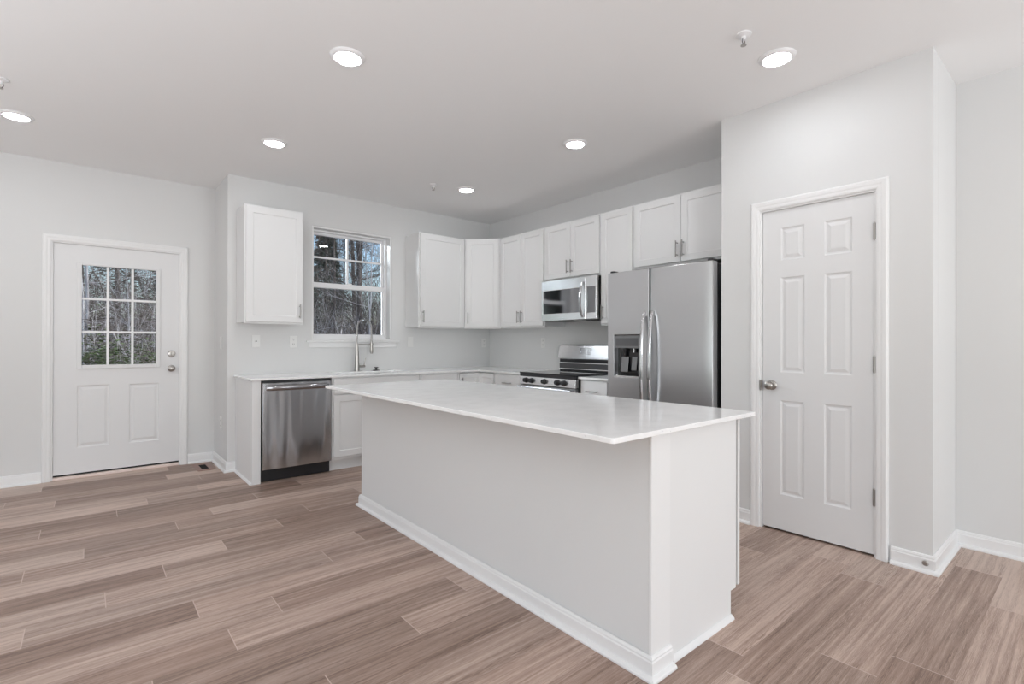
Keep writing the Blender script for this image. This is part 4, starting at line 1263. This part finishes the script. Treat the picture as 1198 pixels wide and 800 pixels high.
def conifer(x, y, h, label, seed):
    rnd = random.Random(seed)
    z = ground_h(x, y) - 0.05
    t = thing('evergreen_tree', label, 'tree', (x, y, z), 0, 'trees outside the windows')
    MB().tube([(x, y, z), (x, y, z + h)], [0.10, 0.02], 8).build('trunk', 'bark', t, smooth=True)
    mb = MB(); bm = mb.bm
    for _ in range(3600):
        f = rnd.random() ** 0.8
        zz = z + 0.9 + (h - 0.9) * f
        R_ = (1 - f) * h * 0.17 + 0.08
        a = rnd.uniform(0, 2 * PI); rr = R_ * rnd.random() ** 0.5
        c = Vector((x + rr * math.cos(a), y + rr * math.sin(a), zz - rr * 0.25))
        d = Vector((math.cos(a), math.sin(a), rnd.uniform(-0.5, 0.1))).normalized()
        s = rnd.uniform(0.05, 0.13)
        w = d.cross(Vector((0, 0, 1))).normalized() * s * 0.28
        w2 = d.cross(w).normalized() * s * 0.2
        p = [bm.verts.new(c - d * s), bm.verts.new(c + w), bm.verts.new(c + d * s), bm.verts.new(c - w), bm.verts.new(c + w2), bm.verts.new(c - w2)]
        for q in ((0, 1, 4), (1, 2, 4), (2, 3, 4), (3, 0, 4), (1, 0, 5), (2, 1, 5), (3, 2, 5), (0, 3, 5)): bm.faces.new([p[k] for k in q])
    mb.build('needles', 'needles', t)
conifer(1.25, 12.4, 6.6, 'dark evergreen seen at the left of the sink window', 5)
conifer(2.75, 13.6, 6.4, 'smaller dark evergreen in the middle of the sink window', 9)
conifer(4.3, 17.5, 7.0, 'dark evergreen behind bare branches in the right half of the sink window', 6)
conifer(-1.7, 15.5, 7.5, 'dark evergreen at the right of the entry door glass', 7)
conifer(-3.2, 18.5, 7.5, 'dark evergreen behind the middle of the entry door glass', 8)

def thicket(name, label, mat, n, seed, wedges, rr, hh, ymin, ymax, lean=0.9):
    """masses of thin stems and twigs, spread where the two windows look out"""
    rnd = random.Random(seed); mb = MB(); bm = mb.bm
    for _ in range(n):
        y = ymin + (ymax - ymin) * rnd.random() ** 0.8
        s0, s1 = wedges[rnd.randrange(len(wedges))]
        s = rnd.uniform(s0, s1)
        x = CAM[0] + s * (y - CAM[1])
        z = ground_h(x, y) + rnd.random() ** 1.3 * hh * (0.5 + 0.05 * y)
        a = rnd.uniform(0, 2 * PI); el = rnd.uniform(0.0, 1.0) * lean
        d = Vector((math.cos(a) * el, math.sin(a) * el * 0.5, rnd.uniform(-0.3, 1.0))).normalized()
        L = rnd.uniform(0.4, 1.5); r = rnd.uniform(*rr)
        p0 = Vector((x, y, z)); p1 = p0 + d * L * 0.5 + Vector((rnd.uniform(-1, 1), 0, rnd.uniform(-1, 1))) * 0.06 * L; p2 = p0 + d * L + Vector((rnd.uniform(-1, 1), 0, rnd.uniform(-1, 1))) * 0.12 * L
        rings = []
        for p, q in ((p0, r), (p1, r * 0.8), (p2, r * 0.35)):
            rings.append([bm.verts.new(p + Vector((q * math.cos(k * 2.094), q * math.sin(k * 2.094), 0)) + d.cross(Vector((0, 1, 0))) * q * 0.6 * (1 if k == 0 else -0.5)) for k in range(3)])
        for u, v in zip(rings, rings[1:]):
            for k in range(3): bm.faces.new((u[k], u[(k + 1) % 3], v[(k + 1) % 3], v[k]))
    o = mb.build(name, mat)
    tag(o, label, 'undergrowth', kind='stuff')
WG = [(-0.03, 0.11), (0.30, 0.50)]
thicket('undergrowth', 'dark tangle of twigs and brush between the trees outside', 'twig', 10000, 1, WG, (0.004, 0.012), 2.5, 6.0, 22)
thicket('pale_undergrowth', 'pale twigs crossing in front of the woods', 'twig_pale', 2200, 2, WG, (0.004, 0.009), 2.4, 4.5, 15)
thicket('tree_twigs', 'fine bare branches filling the upper part of the woods outside', 'twig', 5200, 3, [(0.30, 0.50), (0.30, 0.50), (-0.03, 0.11)], (0.004, 0.012), 5.2, 8.0, 19)
def brush():
    rnd = random.Random(4); mb = MB(); bm = mb.bm
    for cx, cy, n in ((-3.88, 5.2, 1500), (-3.35, 6.6, 500), (-2.95, 5.6, 700)):
        for _ in range(n):
            x = cx + rnd.gauss(0, 0.30); y = cy + rnd.gauss(0, 0.3); z = ground_h(x, y) + abs(rnd.gauss(0, 0.28)) + (1.12 if cx < -3.8 else 1.0)
            s = rnd.uniform(0.02, 0.05); a = rnd.uniform(0, 2 * PI); t_ = Vector((math.cos(a), math.sin(a), rnd.uniform(-0.4, 0.4))) * s; w = Vector((-math.sin(a), math.cos(a), rnd.uniform(-0.5, 0.5))) * s * 0.5
            c = Vector((x, y, z))
            bm.faces.new([bm.verts.new(c - t_), bm.verts.new(c + w), bm.verts.new(c + t_), bm.verts.new(c - w)])
    tag(mb.build('shrub_leaves', 'leaf'), 'low green leafy shrubs outside the entry door', 'shrubs', kind='stuff')
brush()
